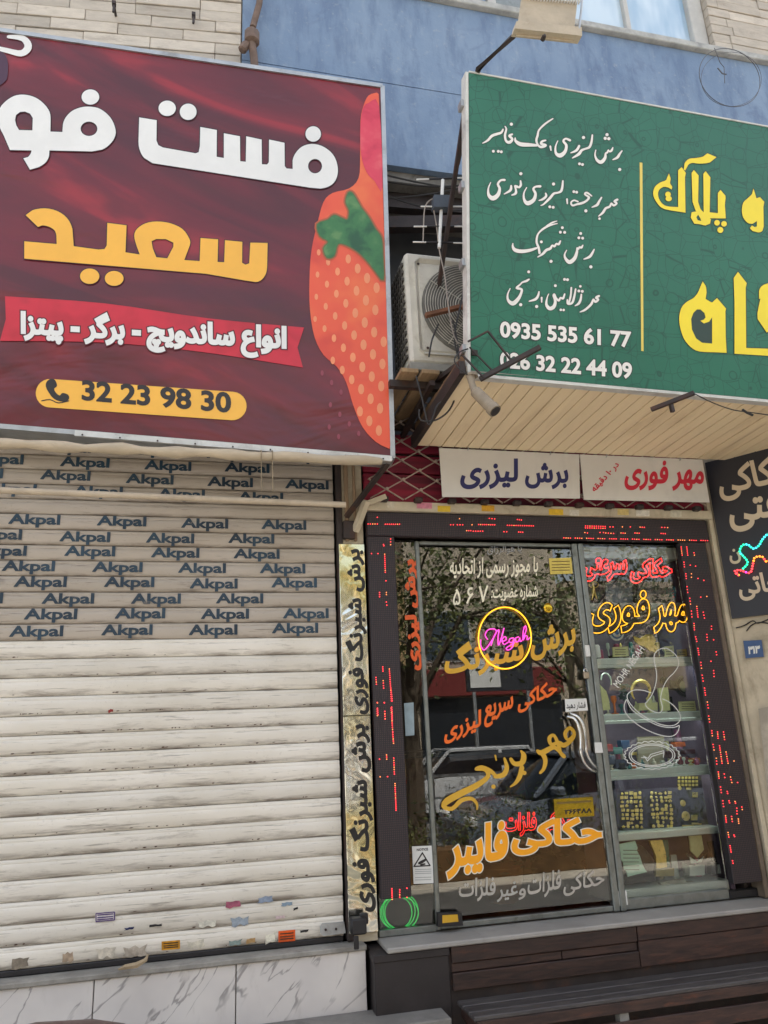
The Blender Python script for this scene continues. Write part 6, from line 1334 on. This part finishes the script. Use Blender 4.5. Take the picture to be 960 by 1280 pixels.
def car(x, y, ang, c, lab, L=4.1, Wd=1.66, H=1.42, name='parked_car'):
    t = thing(name, (x, y, GZ), lab, 'car', None, ang); pm = M('paint_%d' % int(abs(x*7+y*3)), c, .22, var=.03, bump=0); pm.node_tree.nodes['Principled BSDF'].inputs['Coat Weight'].default_value = .8
    gl = M('car_glass', lin(30, 36, 42), .06, bump=0)
    def loft(secs, nm, mat, par=t):
        # secs: (x, halfwidth_low, halfwidth_high, z_low, z_high)
        vs = []; fs = []
        for (xx_, wl_, wh_, zl, zh) in secs:
            zm = zl+(zh-zl)*.6; wm_ = wl_+(wh_-wl_)*.35
            vs += [(xx_, -wl_, zl), (xx_, -max(wl_, wm_), zm), (xx_, -wh_, zh), (xx_, 0, zh+.02), (xx_, wh_, zh), (xx_, max(wl_, wm_), zm), (xx_, wl_, zl)]
        n = 7
        for i in range(len(secs)-1): fs += [(i*n+k, i*n+(k+1) % n, (i+1)*n+(k+1) % n, (i+1)*n+k) for k in range(n)]
        fs += [tuple(range(n)), tuple((len(secs)-1)*n+k for k in range(n-1, -1, -1))]
        me = MB().add(vs, fs, True).mesh(nm, mat); 
        me.set_sharp_from_angle(angle=math.radians(30)); return put(nm, me, par)
    w = Wd/2
    loft([(-L/2, w*.8, w*.78, .32, .62), (-L/2+.15, w*.96, w*.9, .22, .84), (-L/2+1.0, w, w*.94, .2, .92), (0, w, w*.95, .2, .94), (L/2-1.15, w, w*.93, .2, .90), (L/2-.3, w*.96, w*.86, .22, .76), (L/2-.04, w*.82, w*.76, .28, .6)], 'body', pm)
    gh = loft([(-L/2+.25, w*.86, w*.62, .9, .95), (-L/2+.75, w*.92, w*.72, .9, H-.03), (.1, w*.93, w*.74, .92, H), (.55, w*.93, w*.72, .9, H-.05), (L/2-.95, w*.9, w*.74, .88, .91)], 'cabin', gl)
    me = MB()
    for s in (-1, 1):
        for a, b in (((L/2-.97, s*w*.86, .9), (.55, s*w*.74, H-.03)), ((.55, s*w*.74, H-.02), (-L/2+.75, s*w*.74, H-.01)), ((-L/2+.75, s*w*.74, H-.02), (-L/2+.25, s*w*.84, .93)), ((-.15, s*w*.77, H-.03), (-.15, s*w*.95, .92))): me.bar(a, b, .07, .05)
    o = put('pillars', me.mesh('pillars', pm), t)
    rf = MB().box(-L/2+.78, .58, -w*.74, w*.74, H-.02, H+.035, .015); put('roof', rf.mesh('roof', pm), t)
    for s in (-1, 1):
        for xx_ in (-L/2+.72, L/2-.78):
            wh = put('wheel', MB().lathe([(.2, -.09), (.29, -.09), (.31, -.05), (.31, .05), (.29, .09), (.2, .09)], (0, 0, 0), 24, (0, 1, 0)).mesh('wheel', m_black), t, (xx_, s*(w-.1), .31))
            put('rim', MB().lathe([(.2, 0), (.19, .02), (.06, .05)], (0, s*.08, 0), 16, (0, s, 0)).mesh('rim', m_iron), wh)
        put('mirror', MB().box(-.08, .06, -.11, .11, -.06, .07, .03).mesh('mirror', pm), t, (.85, s*(w+.1), .98))
        put('headlight', MB().box(-.05, .05, -.16, .16, -.07, .07, .03).mesh('headlight', m_white), t, (L/2-.12, s*w*.66, .64))
        put('tail_light', MB().box(-.04, .04, -.1, .1, -.12, .12, .02).mesh('tail_light', M('tail_red', lin(150, 20, 20), .3)), t, (-L/2+.08, s*w*.7, .72))
    return t
car(5.4, -6.3, math.pi, lin(104, 112, 124), 'dark grey hatchback parked at the kerb, mirrored in the lower half of the door', name='parked_car')
car(9.4, -6.4, math.pi, lin(120, 30, 30), 'dark red car parked at the kerb, mirrored in the display window')
car(6.5, -12.5, 0, lin(200, 202, 204), 'white car driving in the far lane, mirrored in the door')
car(11.5, -12.3, 0, lin(200, 204, 206), 'silver car in the far lane further right')
car(-2.5, -6.4, math.pi, lin(216, 216, 212), 'white car parked at the kerb left of the camera')
pq = thing('kerb_planter', (4.4, -4.9, 0), 'low ochre kerbside planter full of shrubs, mirrored in the foot of the door', 'planter')
MB().box(1.2, 7.6, -5.0, -4.7, .001, .34, .01).build('trough', M('ochre_trough', lin(110, 82, 50), .8, var=.3), pq)
rs = random.Random(61); mb = MB()
for k in range(2600):
    c = Vector((rs.uniform(1.2, 7.6), -4.85+rs.gauss(0, .10), .36+abs(rs.gauss(0, .17))*(1.1+.5*math.sin(k*.0+1)))); a = Vector((rs.gauss(0, 1), rs.gauss(0, 1), rs.gauss(0, 1))).normalized()*rs.uniform(.02, .045); b = a.orthogonal().normalized()*.012; mb.add([c-a, c+b, c+a, c-b], [(0, 1, 2, 3)])
mb.build('shrubs', m_leaf, pq)['kind'] = 'stuff'
ra = thing('street_railing', (5, -9.2, GZ), 'grey metal median railing mirrored in the glass', 'railing')
MB().bar((-8, -9.2, .9), (16, -9.2, .9), .05, .05).bar((-8, -9.2, .55), (16, -9.2, .55), .03, .03).bar((-8, -9.2, .15), (16, -9.2, .15), .03, .03).build('rail', m_steel, ra)
pmh = MB().box(-.03, .03, -.03, .03, GZ, .94).mesh('post', m_steel)
for k in range(17): put('post', pmh, ra, Vector((-8+k*1.5, -9.2, 0))-base_loc(ra))
# motor scooter standing at the bottom left, only the tip of its seat shows
mo = thing('motor_scooter', (-.55, -1.35, 0), 'dark maroon scooter seat just peeping in at the bottom left corner', 'scooter')
se = [(-.78, .67, .10), (-.70, .73, .13), (-.5, .752, .15), (-.32, .742, .14), (-.22, .722, .12), (-.17, .70, .08)]
vs = []; n = 10
for (x, z, w) in se:
    for k in range(n+1):
        a = math.pi*k/n; vs.append((x, -1.3+w*math.cos(a), z-.07+.07*math.sin(a)**.6))
mb = MB().add(vs, [(i*(n+1)+k, (i+1)*(n+1)+k, (i+1)*(n+1)+k+1, i*(n+1)+k+1) for i in range(len(se)-1) for k in range(n)]+[tuple(range(n+1)), tuple((len(se)-1)*(n+1)+k for k in range(n, -1, -1))], True)
mb.build('seat', M('maroon_leatherette', lin(64, 26, 30), .35, var=.15), mo)
MB().box(-.75, -.2, -1.4, -1.2, .42, .66, .06).build('body', M('scooter_paint', lin(70, 70, 74), .3), mo)
MB().bar((-.78, -1.3, .5), (-1.15, -1.3, .35), .25, .06).bar((-1.15, -1.3, .32), (-1.28, -1.3, 1.0), .3, .05).build('footboard', M('scooter_paint', lin(1, 1, 1)), mo)
for x in (-.3, -1.42): MB().lathe([(.12, -.05), (.2, -.05), (.22, 0), (.2, .05), (.12, .05)], (x, -1.3, .22), 20, (0, 1, 0)).build('wheel', m_black, mo)
MB().tube([(-1.2, -1.3, .9), (-1.12, -1.3, 1.0)], .02, 6).tube([(-1.1, -1.6, 1.02), (-1.14, -1.3, 1.0), (-1.1, -1.0, 1.02)], .016, 6).build('handlebar', m_black, mo)
